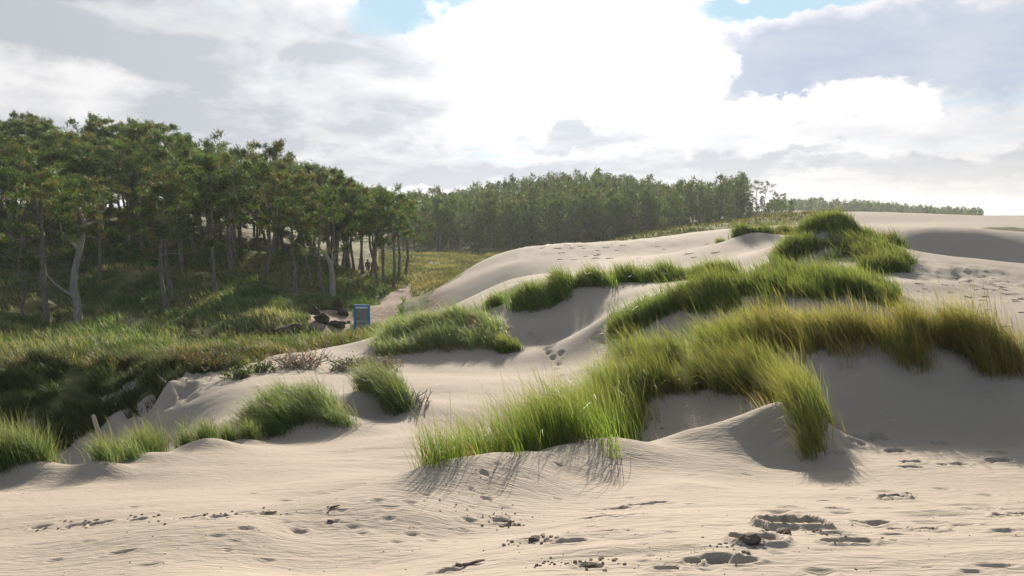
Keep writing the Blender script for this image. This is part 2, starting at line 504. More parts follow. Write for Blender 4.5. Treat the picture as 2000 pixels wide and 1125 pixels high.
# relief: rough turf, soft sand swells, wind-streaked near sand
GZ += BANK * (gul - .5) * -.7 + BANK * (fbm(GX * 2.2, GY * 2.2, 3, 89) - .5) * .45
woodf = sstep(690, 620, PXG) * sstep(27, 36, GY) * sstep(120, 90, GY)
GZ += woodf * (fbm(GX * .16 + 4, GY * .16, 2, 25) - .5) * 1.7
GZ += woodf * (fbm(GX * .42 + 8, GY * .42, 2, 27) - .5) * .7
GZ += VEG * (fbm(GX * .45, GY * .45, 4, 21) - .5) * .6 * sstep(17, 30, GY) * sstep(2500, 200, GY)
GZ += (1 - VEG) * (fbm(GX * .5 + 3, GY * .9, 3, 31) - .5) * .05 * sstep(2.5, 6, GY)
ca, sa = math.cos(.12), math.sin(.12)
RX = GX * ca + GY * sa; RY = -GX * sa + GY * ca
near = sstep(30, 14, GY) * (1 - VEG)
streak = fbm(RX * 1.1, RY * 4.6, 4, 41)
zone = sstep(.35, .7, fbm(GX * .55 + 9, GY * .55, 3, 77))
GZ += near * (streak - .5) * (.018 + .05 * sstep(-.4, 1.6, GX) * sstep(7.2, 4.5, GY)) * (0.5 + zone)
GZ += near * (fbm(GX * 9, GY * 9, 2, 51) - .5) * .006
trod = np.exp(-((GX - X(1870, 27)) / 2.6) ** 2 - ((GY - 26.5) / 3.5) ** 2) + .6 * np.exp(-((GX - 6) / 9) ** 2 - ((GY - 58) / 9) ** 2)
GZ += trod * (1 - VEG) * (fbm(GX * 1.8, GY * 1.2, 3, 61) - .5) * .30

# footprints and scuffs: (column, row, half width, half depth, turn, sink)
PRINTS = [(1550, 1028, .17, .12, .25, .14), (1475, 1056, .12, .10, 0, .09), (1630, 993, .07, .05, 0, .03), (1745, 972, .11, .06, .1, .08), (1775, 965, .06, .03, .2, .03),
          (1700, 1022, .12, .06, 0, .03), (1660, 1060, .15, .06, .3, .05), (1810, 1035, .09, .06, 0, .045), (1755, 1035, .06, .05, 0, .03),
          (1990, 1005, .16, .08, .2, .05), (1752, 884, .10, .09, 0, .05), (1780, 903, .12, .08, 0, .04), (1782, 913, .12, .06, 0, .03),
          (1690, 858, .12, .1, 0, .04), (1715, 855, .10, .1, 0, .04), (1675, 865, .1, .08, 0, .04), (1835, 866, .1, .08, 0, .04), (1950, 900, .13, .08, .1, .04),
          (1860, 908, .16, .07, .2, .03), (1945, 883, .1, .08, 0, .03), (1630, 882, .12, .07, 0, .03), (1300, 1112, .07, .05, .2, .035), (1385, 1092, .11, .05, .3, .035),
          (1430, 1095, .12, .04, .1, .03), (1110, 1058, .10, .04, .25, .02), (1160, 1040, .16, .04, .25, .025), (1200, 995, .15, .05, .2, .025), (1265, 985, .16, .04, .25, .03),
          (1170, 1010, .13, .04, .2, .02), (1230, 1005, .12, .04, .2, .02), (980, 1018, .06, .05, 0, .025), (1035, 1052, .07, .06, 0, .035), (1150, 1108, .06, .045, 0, .03),
          (950, 975, .045, .04, 0, .015), (945, 925, .05, .04, 0, .015), (920, 957, .035, .03, 0, .012), (880, 1115, .08, .05, 0, .02), (905, 1105, .07, .03, .1, .02),
          (1036, 655, .09, .16, 0, .05), (1045, 661, .08, .15, 0, .05), (1053, 667, .09, .15, 0, .05), (1061, 664, .08, .14, 0, .04), (1060, 674, .09, .15, 0, .05), (1066, 682, .09, .15, 0, .05),
          (1074, 679, .08, .13, 0, .04), (1072, 690, .09, .14, 0, .05), (1096, 691, .09, .15, 0, .05), (1080, 701, .09, .14, 0, .05), (1092, 712, .08, .13, 0, .045), (1086, 722, .08, .12, 0, .04), (1098, 733, .08, .12, 0, .035),
          (80, 1030, .08, .045, .1, .022), (150, 1027, .09, .045, .1, .022), (200, 1022, .10, .05, .1, .028), (268, 1016, .08, .045, .1, .025), (365, 1012, .10, .05, .1, .022),
          (427, 1010, .07, .04, .1, .025), (520, 1005, .06, .04, .1, .022), (235, 1080, .08, .03, .2, .015), (480, 1033, .06, .03, .2, .015), (645, 997, .05, .025, .2, .015), (650, 1020, .06, .025, .5, .015)]
FOOT = []
for px, py, a, b, tn, dep in PRINTS:
    x0, y0 = hit(px, py)
    FOOT.append((x0, y0, float(hgt(x0, y0)), dep))
    k0, k1 = np.searchsorted(ysr, [y0 - 1.0, y0 + 1.0])
    xx = GX[k0:k1] - x0; yy = GY[k0:k1] - y0
    c, s = math.cos(tn), math.sin(tn)
    qx = (xx * c + yy * s) / a; qy = (-xx * s + yy * c) / b
    jag = (fbm(GX[k0:k1] * 14, GY[k0:k1] * 14, 2, 3) - .5) * .7
    r = np.sqrt(qx * qx + qy * qy) + jag
    if a >= .09 and a < .18 and y0 < 12:                # sole and heel
        r = np.minimum(np.sqrt(((qx - .32) / .72) ** 2 + qy * qy), np.sqrt(((qx + .72) / .42) ** 2 + (qy / .8) ** 2)) + jag * 1.2
    GZ[k0:k1] += -dep * 1.2 * sstep(1.08, .62, r) + dep * .35 * np.exp(-((r - 1.35) / .28) ** 2)
# loose scatter of small pocks in the trodden near sand
for i in range(130):
    px = RS.uniform(0, 2000); py = RS.uniform(905, 1120) if i % 3 else RS.uniform(960, 1060)
    if px < 900 and py < 960: continue
    x0, y0 = hit(px, py, hi=30)
    if y0 > 11: continue
    a = RS.uniform(.02, .07) * (1.5 if px > 1500 else 1); b = a * RS.uniform(.35, .8); dep = a * RS.uniform(.12, .35)
    k0, k1 = np.searchsorted(ysr, [y0 - .4, y0 + .4])
    xx = GX[k0:k1] - x0; yy = GY[k0:k1] - y0
    r = np.sqrt((xx / a) ** 2 + (yy / b) ** 2)
    GZ[k0:k1] += -dep * sstep(1.2, .2, r) + dep * .3 * np.exp(-((r - 1.4) / .3) ** 2)


# ------------------------------------------------------------------ mesh helpers
def link(name, me, mat=None, parent=None):
    o = bpy.data.objects.new(name, me)
    COL.objects.link(o)
    if mat is not None and me is not None:
        me.materials.append(mat)
    if parent is not None:
        o.parent = parent
    return o


def tag(o, label, cat, group=None, kind=None):
    if label: o['label'] = label
    if cat: o['category'] = cat
    if group: o['group'] = group
    if kind: o['kind'] = kind
    return o


def empty(name, loc):
    o = bpy.data.objects.new(name, None)
    COL.objects.link(o)
    o.location = loc
    o.empty_display_size = .3
    return o


def np_mesh(name, co, loops, starts, col=None, smooth=True):
    me = bpy.data.meshes.new(name)
    me.vertices.add(len(co))
    me.vertices.foreach_set('co', np.ascontiguousarray(co, np.float32).ravel())
    me.loops.add(len(loops))
    me.loops.foreach_set('vertex_index', np.ascontiguousarray(loops, np.int32))
    me.polygons.add(len(starts))
    me.polygons.foreach_set('loop_start', np.ascontiguousarray(starts, np.int32))
    if smooth:
        me.polygons.foreach_set('use_smooth', np.ones(len(starts), bool))
    if col is not None:
        at = me.attributes.new('tint', 'FLOAT_COLOR', 'POINT')
        c4 = np.ones((len(co), 4), np.float32)
        c4[:, :3] = col
        at.data.foreach_set('color', c4.ravel())
    me.update(calc_edges=True)
    return me


def grid_mesh(name, gx, gy, gz):
    nr, nc = gx.shape
    co = np.stack([gx, gy, gz], -1).reshape(-1, 3)
    idx = np.arange(nr * nc).reshape(nr, nc)
    q = np.stack([idx[:-1, :-1], idx[:-1, 1:], idx[1:, 1:], idx[1:, :-1]], -1).reshape(-1, 4)
    return np_mesh(name, co, q.ravel(), np.arange(len(q)) * 4)


# ------------------------------------------------------------------ materials
def new_mat(name):
    m = bpy.data.materials.new(name)
    m.use_nodes = True
    t = m.node_tree
    b = t.nodes['Principled BSDF']
    return m, NT(t), b


def mat_ground():
    m, w, b = new_mat('dune_ground')
    t = w.t
    g = t.nodes.new('ShaderNodeNewGeometry')
    p = g.outputs['Position']
    at = t.nodes.new('ShaderNodeAttribute'); at.attribute_name = 'veg'
    veg = at.outputs['Fac']
    n_big = w.noise(p, .35, 5, .55)
    n_fine = w.noise(p, 38.0, 3, .6)
    n_grain = w.noise(p, 260.0, 2, .7)
    st = w.noise(w.vm('MULTIPLY', p, (2.0, 9.0, 4.0)), 1.0, 5, .6)
    sand = w.mix(n_big, (.300, .256, .206), (.345, .298, .243))
    sand = w.mix(w.ss(st, .45, .7, 0, .35), sand, (.30, .265, .22))
    sand = w.mix(w.ss(n_grain, .3, .75, 0, .4), sand, (.27, .235, .195))
    sand = w.mix(w.ss(w.noise(p, 120.0, 2, .5), .70, .76, 0, .55), sand, (.12, .095, .07))
    v1 = w.noise(p, .22, 5, .6)
    v2 = w.noise(w.vm('ADD', p, (31, 7, 0)), 1.1, 6, .65)
    turf = w.mix(w.ss(v2, .35, .65), (.045, .060, .022), (.125, .125, .048))
    turf = w.mix(w.ss(v1, .50, .68, 0, .75), turf, (.20, .165, .075))
    turf = w.mix(w.ss(w.noise(p, 5.0, 4, .7), .55, .75, 0, .5), turf, (.07, .055, .028))
    sa_ = t.nodes.new('ShaderNodeAttribute'); sa_.attribute_name = 'soil'
    sn = w.ss(w.noise(p, 2.3, 5, .65), .3, .6, .35, 1.0)
    sand = w.mix(w.m('MULTIPLY', sa_.outputs['Fac'], sn), sand, (.155, .105, .070))
    vm = w.ss(w.m('MULTIPLY_ADD', w.m('SUBTRACT', v2, .5), .7, veg), .35, .65)
    w.put(b.inputs['Base Color'], w.mix(vm, sand, turf))
    b.inputs['Roughness'].default_value = .95
    b.inputs['Specular IOR Level'].default_value = .15
    rip = w.noise(w.vm('MULTIPLY', p, (5.0, 17.0, 6.0)), 1.0, 3, .5, 1.2)
    hh = w.m('ADD', w.m('MULTIPLY', rip, .02), w.m('ADD', w.m('MULTIPLY', n_fine, .004), w.m('MULTIPLY', n_grain, .0012)))
    hh = w.m('ADD', hh, w.m('MULTIPLY', w.m('MULTIPLY', w.noise(p, 7.0, 5, .7), vm), .12))
    bp = t.nodes.new('ShaderNodeBump')
    bp.inputs['Strength'].default_value = .8
    bp.inputs['Distance'].default_value = 1.0
    w.put(bp.inputs['Height'], hh)
    t.links.new(bp.outputs[0], b.inputs['Normal'])
    return m


def mat_leaf(name, trans=.45, rough=.55, var=.35, gain=1.0):
    """foliage: tint attribute, varied per object, light passing through"""
    m, w, b = new_mat(name)
    t = w.t
    at = t.nodes.new('ShaderNodeAttribute'); at.attribute_name = 'tint'
    oi = t.nodes.new('ShaderNodeObjectInfo')
    k = w.m('MULTIPLY_ADD', oi.outputs['Random'], var, gain - var * .5)
    c = w.vm('SCALE', at.outputs['Color'], k)
    w.put(b.inputs['Base Color'], c)
    b.inputs['Roughness'].default_value = rough
    b.inputs['Specular IOR Level'].default_value = .22
    tr = t.nodes.new('ShaderNodeBsdfTranslucent')
    w.put(tr.inputs['Color'], w.vm('MULTIPLY', c, (1.15, 1.25, .7)))
    ms = t.nodes.new('ShaderNodeMixShader')
    ms.inputs[0].default_value = trans
    t.links.new(b.outputs[0], ms.inputs[1]); t.links.new(tr.outputs[0], ms.inputs[2])
    out = t.nodes['Material Output']
    t.links.new(ms.outputs[0], out.inputs['Surface'])
    return m


def mat_plain(name, c1, c2, scale=8.0, rough=.8, bump=.01, stretch=(1, 1, 1), metal=0.0):
    m, w, b = new_mat(name)
    t = w.t
    tc = t.nodes.new('ShaderNodeTexCoord')
    p = w.vm('MULTIPLY', tc.outputs['Object'], stretch)
    n1 = w.noise(p, scale, 6, .65)
    w.put(b.inputs['Base Color'], w.mix(w.ss(n1, .3, .7), c1, c2))
    b.inputs['Roughness'].default_value = rough
    b.inputs['Metallic'].default_value = metal
    b.inputs['Specular IOR Level'].default_value = .3
    if bump:
        bp = t.nodes.new('ShaderNodeBump')
        bp.inputs['Strength'].default_value = 1.0
        bp.inputs['Distance'].default_value = bump
        w.put(bp.inputs['Height'], n1)
        t.links.new(bp.outputs[0], b.inputs['Normal'])
    return m


M_GROUND = mat_ground()
M_GRASS = mat_leaf('marram_leaf', .48, .55, .25)
M_NEEDLE = mat_leaf('pine_needle', .42, .6, .45, 1.08)
M_TURF = mat_leaf('turf_leaf', .40, .6, 0.0)
M_BARK = mat_plain('pine_bark', (.11, .085, .070), (.24, .20, .17), 9.0, .95, .03, (1, 1, .25))
M_PALE = mat_plain('weathered_wood', (.20, .17, .14), (.40, .36, .31), 12.0, .9, .01, (1, 1, .15))
M_DAMP = mat_plain('damp_sand', (.15, .12, .085), (.25, .20, .15), 14.0, .95, .02)
M_TURF_SHADE = mat_plain('turf_shade', (.030, .025, .018), (.085, .068, .045), 4.0, .95, .06)  # dark tone takes in the shadows among the turf

# ------------------------------------------------------------------ ground
gm = grid_mesh('ground', GX, GY, GZ + EYE)
va = gm.attributes.new('veg', 'FLOAT', 'POINT')
va.data.foreach_set('value', np.ascontiguousarray(VEG, np.float32).ravel())
va = gm.attributes.new('soil', 'FLOAT', 'POINT')
va.data.foreach_set('value', np.ascontiguousarray(SOIL, np.float32).ravel())
ground = link('sand_dune_ground', gm, M_GROUND)
tag(ground, 'rolling pale sand dunes running down to turf and forest floor', 'dune ground', kind='structure')


# ------------------------------------------------------------------ grass
def wpt(px, d):
    return np.array([X(px, d), d])


def capsule_points(line, nb, rs, edge=.75):
    """random base points round a polyline of (column, distance, radius)"""
    P = np.array([[*wpt(a, b), c] for a, b, c in line])
    if len(P) == 1:
        P = np.vstack([P, P + [[.01, 0, 0]]])
    seg = np.linalg.norm(np.diff(P[:, :2], axis=0), axis=1) + .3 * (P[:-1, 2] + P[1:, 2])
    wgt = seg * (P[:-1, 2] + P[1:, 2])
    k = rs.choice(len(seg), nb, p=wgt / wgt.sum())
    t = rs.rand(nb)
    c = P[k] * (1 - t[:, None]) + P[k + 1] * t[:, None]
    a = rs.rand(nb) * 2 * np.pi
    r = c[:, 2] * rs.rand(nb) ** edge * np.where(rs.rand(nb) < .16, rs.uniform(1.0, 2.1, nb), 1.0)
    r = r * (.55 + .9 * fbm(c[:, 0] * 1.3 + np.cos(a) * 1.5, c[:, 1] * 1.3 + np.sin(a) * 1.5, 2, 71))
    xy = c[:, :2] + np.stack([np.cos(a), np.sin(a)], 1) * r[:, None]
    return xy, r / np.maximum(c[:, 2], 1e-6)


def blades(name, xy, L, wid, az, t0, t1, col, segs, parent=None, mat=None, org=(0, 0, 0), prof=None, tip=None, rs=RS, zoff=-.02, z=None):
    """a mesh of bent leaf blades; t0/t1 = lean from vertical at root / tip (rad)"""
    nb = len(xy)
    z0 = (hgt(xy[:, 0], xy[:, 1]) + EYE if z is None else z) + zoff
    tt = np.linspace(0, 1, segs + 1)
    hor = np.zeros((nb, segs + 1)); ver = np.zeros((nb, segs + 1))
    for i in range(segs):
        tm = (tt[i] + tt[i + 1]) / 2
        ang = t0 + (t1 - t0) * tm ** 1.3
        hor[:, i + 1] = hor[:, i] + np.sin(ang) * L / segs
        ver[:, i + 1] = ver[:, i] + np.cos(ang) * L / segs
    dx, dy = np.cos(az), np.sin(az)
    fa = rs.rand(nb) * np.pi
    wx, wy = np.cos(fa), np.sin(fa)
    if prof is None:
        prof = np.clip(1.05 - tt, 0.0, 1) ** .6
    nv = 2 * segs + 1
    co = np.empty((nb, nv, 3))
    for i in range(segs):
        cx = xy[:, 0] + dx * hor[:, i]; cy = xy[:, 1] + dy * hor[:, i]; cz = z0 + ver[:, i]
        hw = wid * prof[i] * .5
        co[:, 2 * i] = np.stack([cx - wx * hw, cy - wy * hw, cz], 1)
        co[:, 2 * i + 1] = np.stack([cx + wx * hw, cy + wy * hw, cz], 1)
    co[:, -1] = np.stack([xy[:, 0] + dx * hor[:, -1], xy[:, 1] + dy * hor[:, -1], z0 + ver[:, -1]], 1)
    co -= np.array(org)
    lp = []; ln = []
    for i in range(segs - 1):
        lp += [2 * i, 2 * i + 1, 2 * i + 3, 2 * i + 2]; ln.append(4)
    lp += [2 * segs - 2, 2 * segs - 1, 2 * segs]; ln.append(3)
    lp = np.array(lp); ln = np.array(ln)
    loops = (lp[None] + (np.arange(nb) * nv)[:, None]).ravel()
    st = np.concatenate([[0], np.cumsum(np.tile(ln, nb))[:-1]])
    c = np.repeat(col[:, None, :], nv, 1)
    if tip is not None:
        ti = np.minimum(np.arange(nv) // 2, segs) / segs
        f = (np.clip((ti - .45) / .55, 0, 1) ** 1.5)[None, :, None] * tip[0][:, None, None]
        c = c * (1 - f) + np.array(tip[1])[None, None] * f
    me = np_mesh(name, co.reshape(-1, 3), loops, st, c.reshape(-1, 3))
    ob = link(name, me, mat, parent)
    ob['kind'] = 'stuff'
    return ob


GREEN = np.array([[.075, .125, .022], [.105, .155, .030], [.055, .100, .025], [.13, .165, .035]]) * 1.35
GREY = np.array([[.12, .165, .075], [.085, .13, .050], [.16, .195, .105], [.065, .105, .030]]) * 1.35
DEEP = np.array([[.055, .095, .020], [.080, .120, .022], [.10, .135, .028], [.045, .080, .020]]) * 1.55
GOLD = np.array([[.16, .155, .045], [.11, .135, .030], [.24, .19, .075], [.19, .15, .055]]) * 1.5
STRAW = np.array([[.30, .23, .11], [.36, .28, .15], [.22, .16, .07]])
WIND = math.pi - .15                      # blades are blown towards -X


def pick(pal, nb, rs):
    c = pal[rs.randint(0, len(pal), nb)]
    return c * rs.uniform(.75, 1.25, (nb, 1)) * rs.uniform(.93, 1.07, (nb, 3))


CL = 0


def clump(label, line, nb_, L=(.5, .9), wid=.009, pal=GREEN, dry=.12, heads=0, lean=(.15, 1.05), group=None, segs=4, gust=.62, drycol=STRAW, edge=.75):
    global CL
    CL += 1
    nb = int(nb_ * 1.3)
    wid = wid * .8
    dry = dry + .05
    rs = np.random.RandomState(100 + CL)
    cx, cy = np.mean([wpt(a, b) for a, b, c in line], axis=0)
    org = (cx, cy, float(hgt(cx, cy)) + EYE)
    root = empty('marram_grass_clump', org)
    tag(root, label, 'grass clump', group)

    def one(name, cnt, pal, lmul, wmul, leanx, prof=None, tip=None, sg=segs, grow=1.0):
        xy, rr = capsule_points([(a_, b_, r_ * grow) for a_, b_, r_ in line], int(cnt * 1.5), rs, edge)
        hole = fbm(xy[:, 0] * (16 / (6 + line[0][1])) * 1.6, xy[:, 1] * (16 / (6 + line[0][1])) * 1.6, 2, 55)
        order = np.argsort(-(hole + rs.rand(len(hole)) * .35))[:cnt]
        order = order[rs.permutation(len(order))]
        xy, rr = xy[order], rr[order]
        # bunch the shoots into tillers
        k = max(6, cnt // 26)
        cen = xy[rs.randint(0, cnt, k)]
        near_i = rs.randint(0, k, cnt)
        pull = rs.rand(cnt) < .72
        spread = np.abs(rs.normal(0, .05 * (1 + line[0][1] * .03), (cnt, 2)))
        xy = np.where(pull[:, None], cen[near_i] + spread * rs.choice([-1, 1], (cnt, 2)), xy)
        tone = rs.uniform(.72, 1.22, k)[near_i] * np.where(pull, 1, 1)
        hl = rs.uniform(.72, 1.15, k)[near_i]
        Lb = rs.uniform(L[0], L[1], cnt) * hl * (1.06 - .30 * np.minimum(rr, 1.4) ** 2) * lmul * (.62 + .72 * fbm(xy[:, 0] * 1.6, xy[:, 1] * 1.6, 2, 33))
        g = fbm(xy[:, 0] * .9, xy[:, 1] * .9, 2, 9)
        az = WIND + rs.normal(0, gust, cnt) + (g - .5) * 1.6
        t0 = np.abs(rs.normal(leanx[0], .14, cnt)); t1 = t0 + np.abs(rs.normal(leanx[1], .52, cnt)) * (.6 + .8 * g)
        c = pick(pal, cnt, rs) * tone[:, None]
        return blades(name, xy, Lb, wid * wmul * rs.uniform(.7, 1.3, cnt), az, t0, t1, c, sg, root, M_GRASS, org, prof, tip, rs)

    tipf = RS.rand(int(nb * (1 - dry))) ** .7 * .95
    one('green_blades', int(nb * (1 - dry)), pal, 1.0, 1.0, lean, tip=(tipf, (.44, .37, .19)))  # straw tips, paled further to imitate backlight
    if dry > 0:
        one('dry_blades', int(nb * dry), drycol, .78, .9, (lean[0] + .15, lean[1] * 1.1))
    if line[0][1] < 16:
        one('dead_litter', int(nb * .10), STRAW * .75, .42, .9, (1.15, .35), sg=3, grow=1.25)
    if heads:
        tt = np.linspace(0, 1, 7)
        prof = np.where(tt > .78, 1.25, .38); prof[-1] = .2
        one('seed_heads', heads, STRAW * .75, 1.22, .62, (lean[0] * .8, lean[1] * .62), prof, None, 6)
    return root


NEAR = 'marram clumps on the near sand crest'
clump('sparse upright marram stalks at the low tip of the near sand crest', [(838, 6.3, .12), (875, 6.7, .2), (915, 7.1, .18)], 620, (.4, .7), .007, GREEN * 1.15, .3, 30, (.12, .55))
clump('dense tall bright green marram clump behind the near sand crest', [(935, 7.35, .28), (985, 7.75, .42), (1060, 8.3, .48), (1130, 8.9, .5), (1170, 9.6, .4), (1200, 10.4, .42), (1222, 11.2, .4)],
      9000, (.5, .92), .0085, GREEN * .85 + GOLD * .12, .16, 110, (.18, .95))
clump('arching green and rust marram swept over the hollow of the near crest', [(1195, 10.9, .25), (1270, 11.6, .40), (1350, 11.8, .45), (1430, 11.5, .45), (1500, 10.9, .38)],
      7200, (.5, .85), .0095, GOLD * .45 + GREEN * .55, .22, 160, (.2, 1.1))
clump('rust tipped marram tuft hanging down the steep end of the near crest', [(1520, 10.4, .28), (1570, 9.8, .28), (1600, 9.1, .22), (1603, 8.5, .17), (1598, 8.15, .1)],
      4000, (.45, .78), .009, GOLD * .4 + GREEN * .5, .2, 70, (.2, 1.0))
clump('soft pale green marram filling the back of the near crest', [(1235, 12.9, .4), (1310, 13.2, .55), (1400, 13.2, .55), (1470, 12.9, .5)],
      5600, (.5, .85), .011, GREEN * .8 + GOLD * .3, .2, 110, (.2, 1.1))
clump('golden marram with nodding seed heads along the shaded ridge', [(1430, 13.6, .4), (1520, 12.7, .5), (1610, 12.0, .5), (1690, 11.6, .48), (1745, 11.4, .35)],
      6200, (.5, .85), .0105, GOLD, .34, 260, (.15, .9))
clump('golden marram tuft straddling the shaded ridge beside bare sand', [(1785, 11.2, .22), (1810, 11.5, .28), (1795, 10.8, .2)], 2200, (.5, .82), .010, GOLD * .9, .3, 70, (.12, .75))
clump('upright straw tipped marram marching down the ridge end', [(1850, 11.3, .25), (1890, 11.1, .25), (1930, 10.9, .25), (1975, 10.7, .25), (2030, 10.5, .3)],
      3800, (.5, .85), .0095, GOLD, .34, 170, (.12, .65))
MIDG = dict(wid=.022, segs=3)
clump('long deep green marram bank on the dune behind the golden ridge', [(1240, 21.2, .55), (1330, 21.0, .8), (1430, 20.8, .9), (1530, 20.4, .95), (1620, 20.1, .9), (1700, 19.6, .7), (1738, 19.3, .45)],
      9500, (.55, .95), pal=DEEP, dry=.08, lean=(.2, .9), **MIDG)
clump('deep green marram crest above the long bank', [(1555, 22.6, .6), (1620, 22.3, .7), (1690, 21.7, .6), (1735, 21.0, .4)], 3800, (.5, .9), pal=DEEP, dry=.1, lean=(.2, .9), **MIDG)
clump('rounded bright green marram clump at the left end of the long bank', [(1203, 20.8, .3), (1225, 21.0, .35)], 1300, (.5, .8), pal=GREEN, dry=.08, lean=(.2, .9), **MIDG)
clump('bright green marram clump on the rim of the sand bowl', [(1015, 26.9, .5), (1070, 27.2, .8), (1130, 27.6, .8), (1185, 27.8, .5)], 4300, (.6, 1.0), wid=.028, pal=GREEN * .7 + DEEP * .3, dry=.12, lean=(.2, 1.0), segs=3)
clump('long green marram band along the foot of the bare dune', [(1190, 29.2, .5), (1225, 28.6, .6), (1300, 28.2, .7), (1390, 26.6, .7), (1470, 25.6, .65), (1540, 24.6, .5)], 4800, (.55, .95), wid=.028, pal=GREEN * .6 + DEEP * .4, dry=.14, lean=(.2, 1.0), segs=3)
HUM = 'marram bushes on the high sand hummock'
for lab, line, nb in [
    ('rounded marram bush crowning the high sand hummock', [(1575, 35.0, .7), (1600, 35.0, .9), (1640, 34.7, 1.1), (1680, 34.2, .8)], 5200),
    ('dark marram bush on the left shoulder of the high hummock', [(1540, 33.0, .7), (1585, 33.0, .8)], 2800),
    ('long dark marram bush spilling down the right side of the hummock', [(1665, 32.6, .7), (1695, 31.8, .8), (1720, 30.8, 1.0), (1742, 29.2, .9)], 6200),
    ('dark marram bush at the foot of the hummock', [(1715, 28.0, .6), (1742, 27.2, .7)], 2400),
    ('brownish marram tuft on the back shoulder of the hummock', [(1700, 36.5, .4), (1738, 36.0, .5), (1755, 35.0, .3)], 1500)]:
    clump(lab, line, nb, (.55, .95), wid=.032, pal=DEEP * .85, dry=.12, lean=(.25, 1.1), segs=3, gust=.9)
clump('marram tuft with a long shadow on the far sand slope', [(1440, 46.5, .7), (1480, 46.5, .95), (1505, 46.8, .6)], 2600, (.6, 1.05), wid=.04, pal=DEEP, dry=.12, segs=3, gust=.9)
clump('dark marram tuft on the crest beyond the far sand slope', [(1522, 49, .7), (1545, 49, .7)], 1500, (.6, 1.0), wid=.04, pal=DEEP * .8, dry=.12, segs=3, gust=.9)
clump('tiny lone marram tuft beside the far sand slope', [(1409, 50, .25)], 260, (.5, .8), wid=.04, pal=DEEP, dry=.1, segs=3, gust=.9)
clump('wide silvery marram clump above the sand bowl', [(735, 23.6, .4), (790, 24.2, .65), (850, 24.8, .8), (915, 24.8, .75), (965, 24.3, .55), (975, 23.2, .4), (920, 23.2, .5), (860, 23.1, .6), (800, 23.0, .5), (745, 22.7, .4)],
      8200, (.4, .8), wid=.022, pal=GREY * 1.15 + .02, dry=.42, lean=(.3, 1.2), segs=3, gust=.8)
clump('grey green shrubby marram behind the silvery clump', [(800, 27, .8), (860, 27.6, .9), (920, 27.2, .6)], 3400, (.45, .8), wid=.026, pal=GREY * 1.0 + .015, dry=.25, lean=(.3, 1.1), segs=3, gust=1.2)
clump('green marram tuft beside the small lone tuft over the sand bowl', [(980, 23.2, .3), (992, 22.4, .18)], 900, (.4, .75), wid=.022, pal=GREEN * .8, dry=.08, lean=(.2, .9), segs=3)
clump('small lone marram tuft casting a spiky shadow on the sand bowl', [(1009, 22.6, .12)], 190, (.3, .6), wid=.02, pal=GREEN, dry=.15, lean=(.15, .6), segs=3)
clump('small marram tuft on the saddle behind the silvery clump', [(965, 28.5, .35)], 480, (.5, .85), wid=.026, pal=DEEP, dry=.08, segs=3)
LT = dict(segs=4, pal=GREY * .8 + GREEN * .15)
clump('windswept marram clump with a curved dark base on the sand slope', [(485, 12.3, .2), (530, 12.9, .3), (590, 13.3, .36), (640, 13.2, .33), (660, 12.6, .18), (640, 12.8, .16), (560, 12.5, .2), (510, 12.1, .16)], 4400, (.4, .72), .011, dry=.1, lean=(.35, 1.15), gust=.55, **LT)
clump('windswept marram clump beside a tangle of bare roots', [(690, 15.6, .25), (740, 15.4, .36), (785, 14.7, .28), (780, 14.3, .2), (730, 14.9, .3), (690, 15.3, .25)], 3700, (.45, .8), .012, dry=.1, lean=(.35, 1.1), gust=.55, **LT)
for lab, line, nb, Lr in [
    ('broad marram tuft standing at the rim of the shaded pit', [(-40, 9.4, .3), (15, 9.5, .3), (60, 9.6, .22)], 2000, (.34, .58)),
    ('small marram tuft leaning in front of the wooden post', [(188, 9.55, .11), (182, 9.75, .1)], 360, (.28, .46)),
    ('small marram tuft just behind the wooden post', [(212, 10.9, .1)], 240, (.22, .4)),
    ('bushy pale marram tuft between the post and the smaller tufts', [(262, 10.5, .14), (292, 10.9, .16)], 900, (.3, .5)),
    ('low sparse marram tuft in front of the bushy pale tuft', [(238, 10.0, .12)], 170, (.2, .36)),
    ('thin marram tuft right of the bushy pale tuft', [(350, 11.1, .10)], 260, (.22, .42)),
    ('pale marram tuft on the small shaded sand mound', [(398, 10.95, .15), (380, 11.2, .1)], 520, (.24, .42)),
    ('upright marram tuft behind the small shaded mound', [(432, 11.5, .11)], 300, (.26, .46)),
    ('low marram tuft next to the big windswept clump', [(478, 11.55, .13)], 380, (.24, .4))]:
    clump(lab, [(a, b_, r * .68) for a, b_, r in line], int(nb * 1.15), (Lr[0] * 1.1, Lr[1] * 1.3), .008, dry=.12, lean=(.2, .8), gust=.9, **LT)

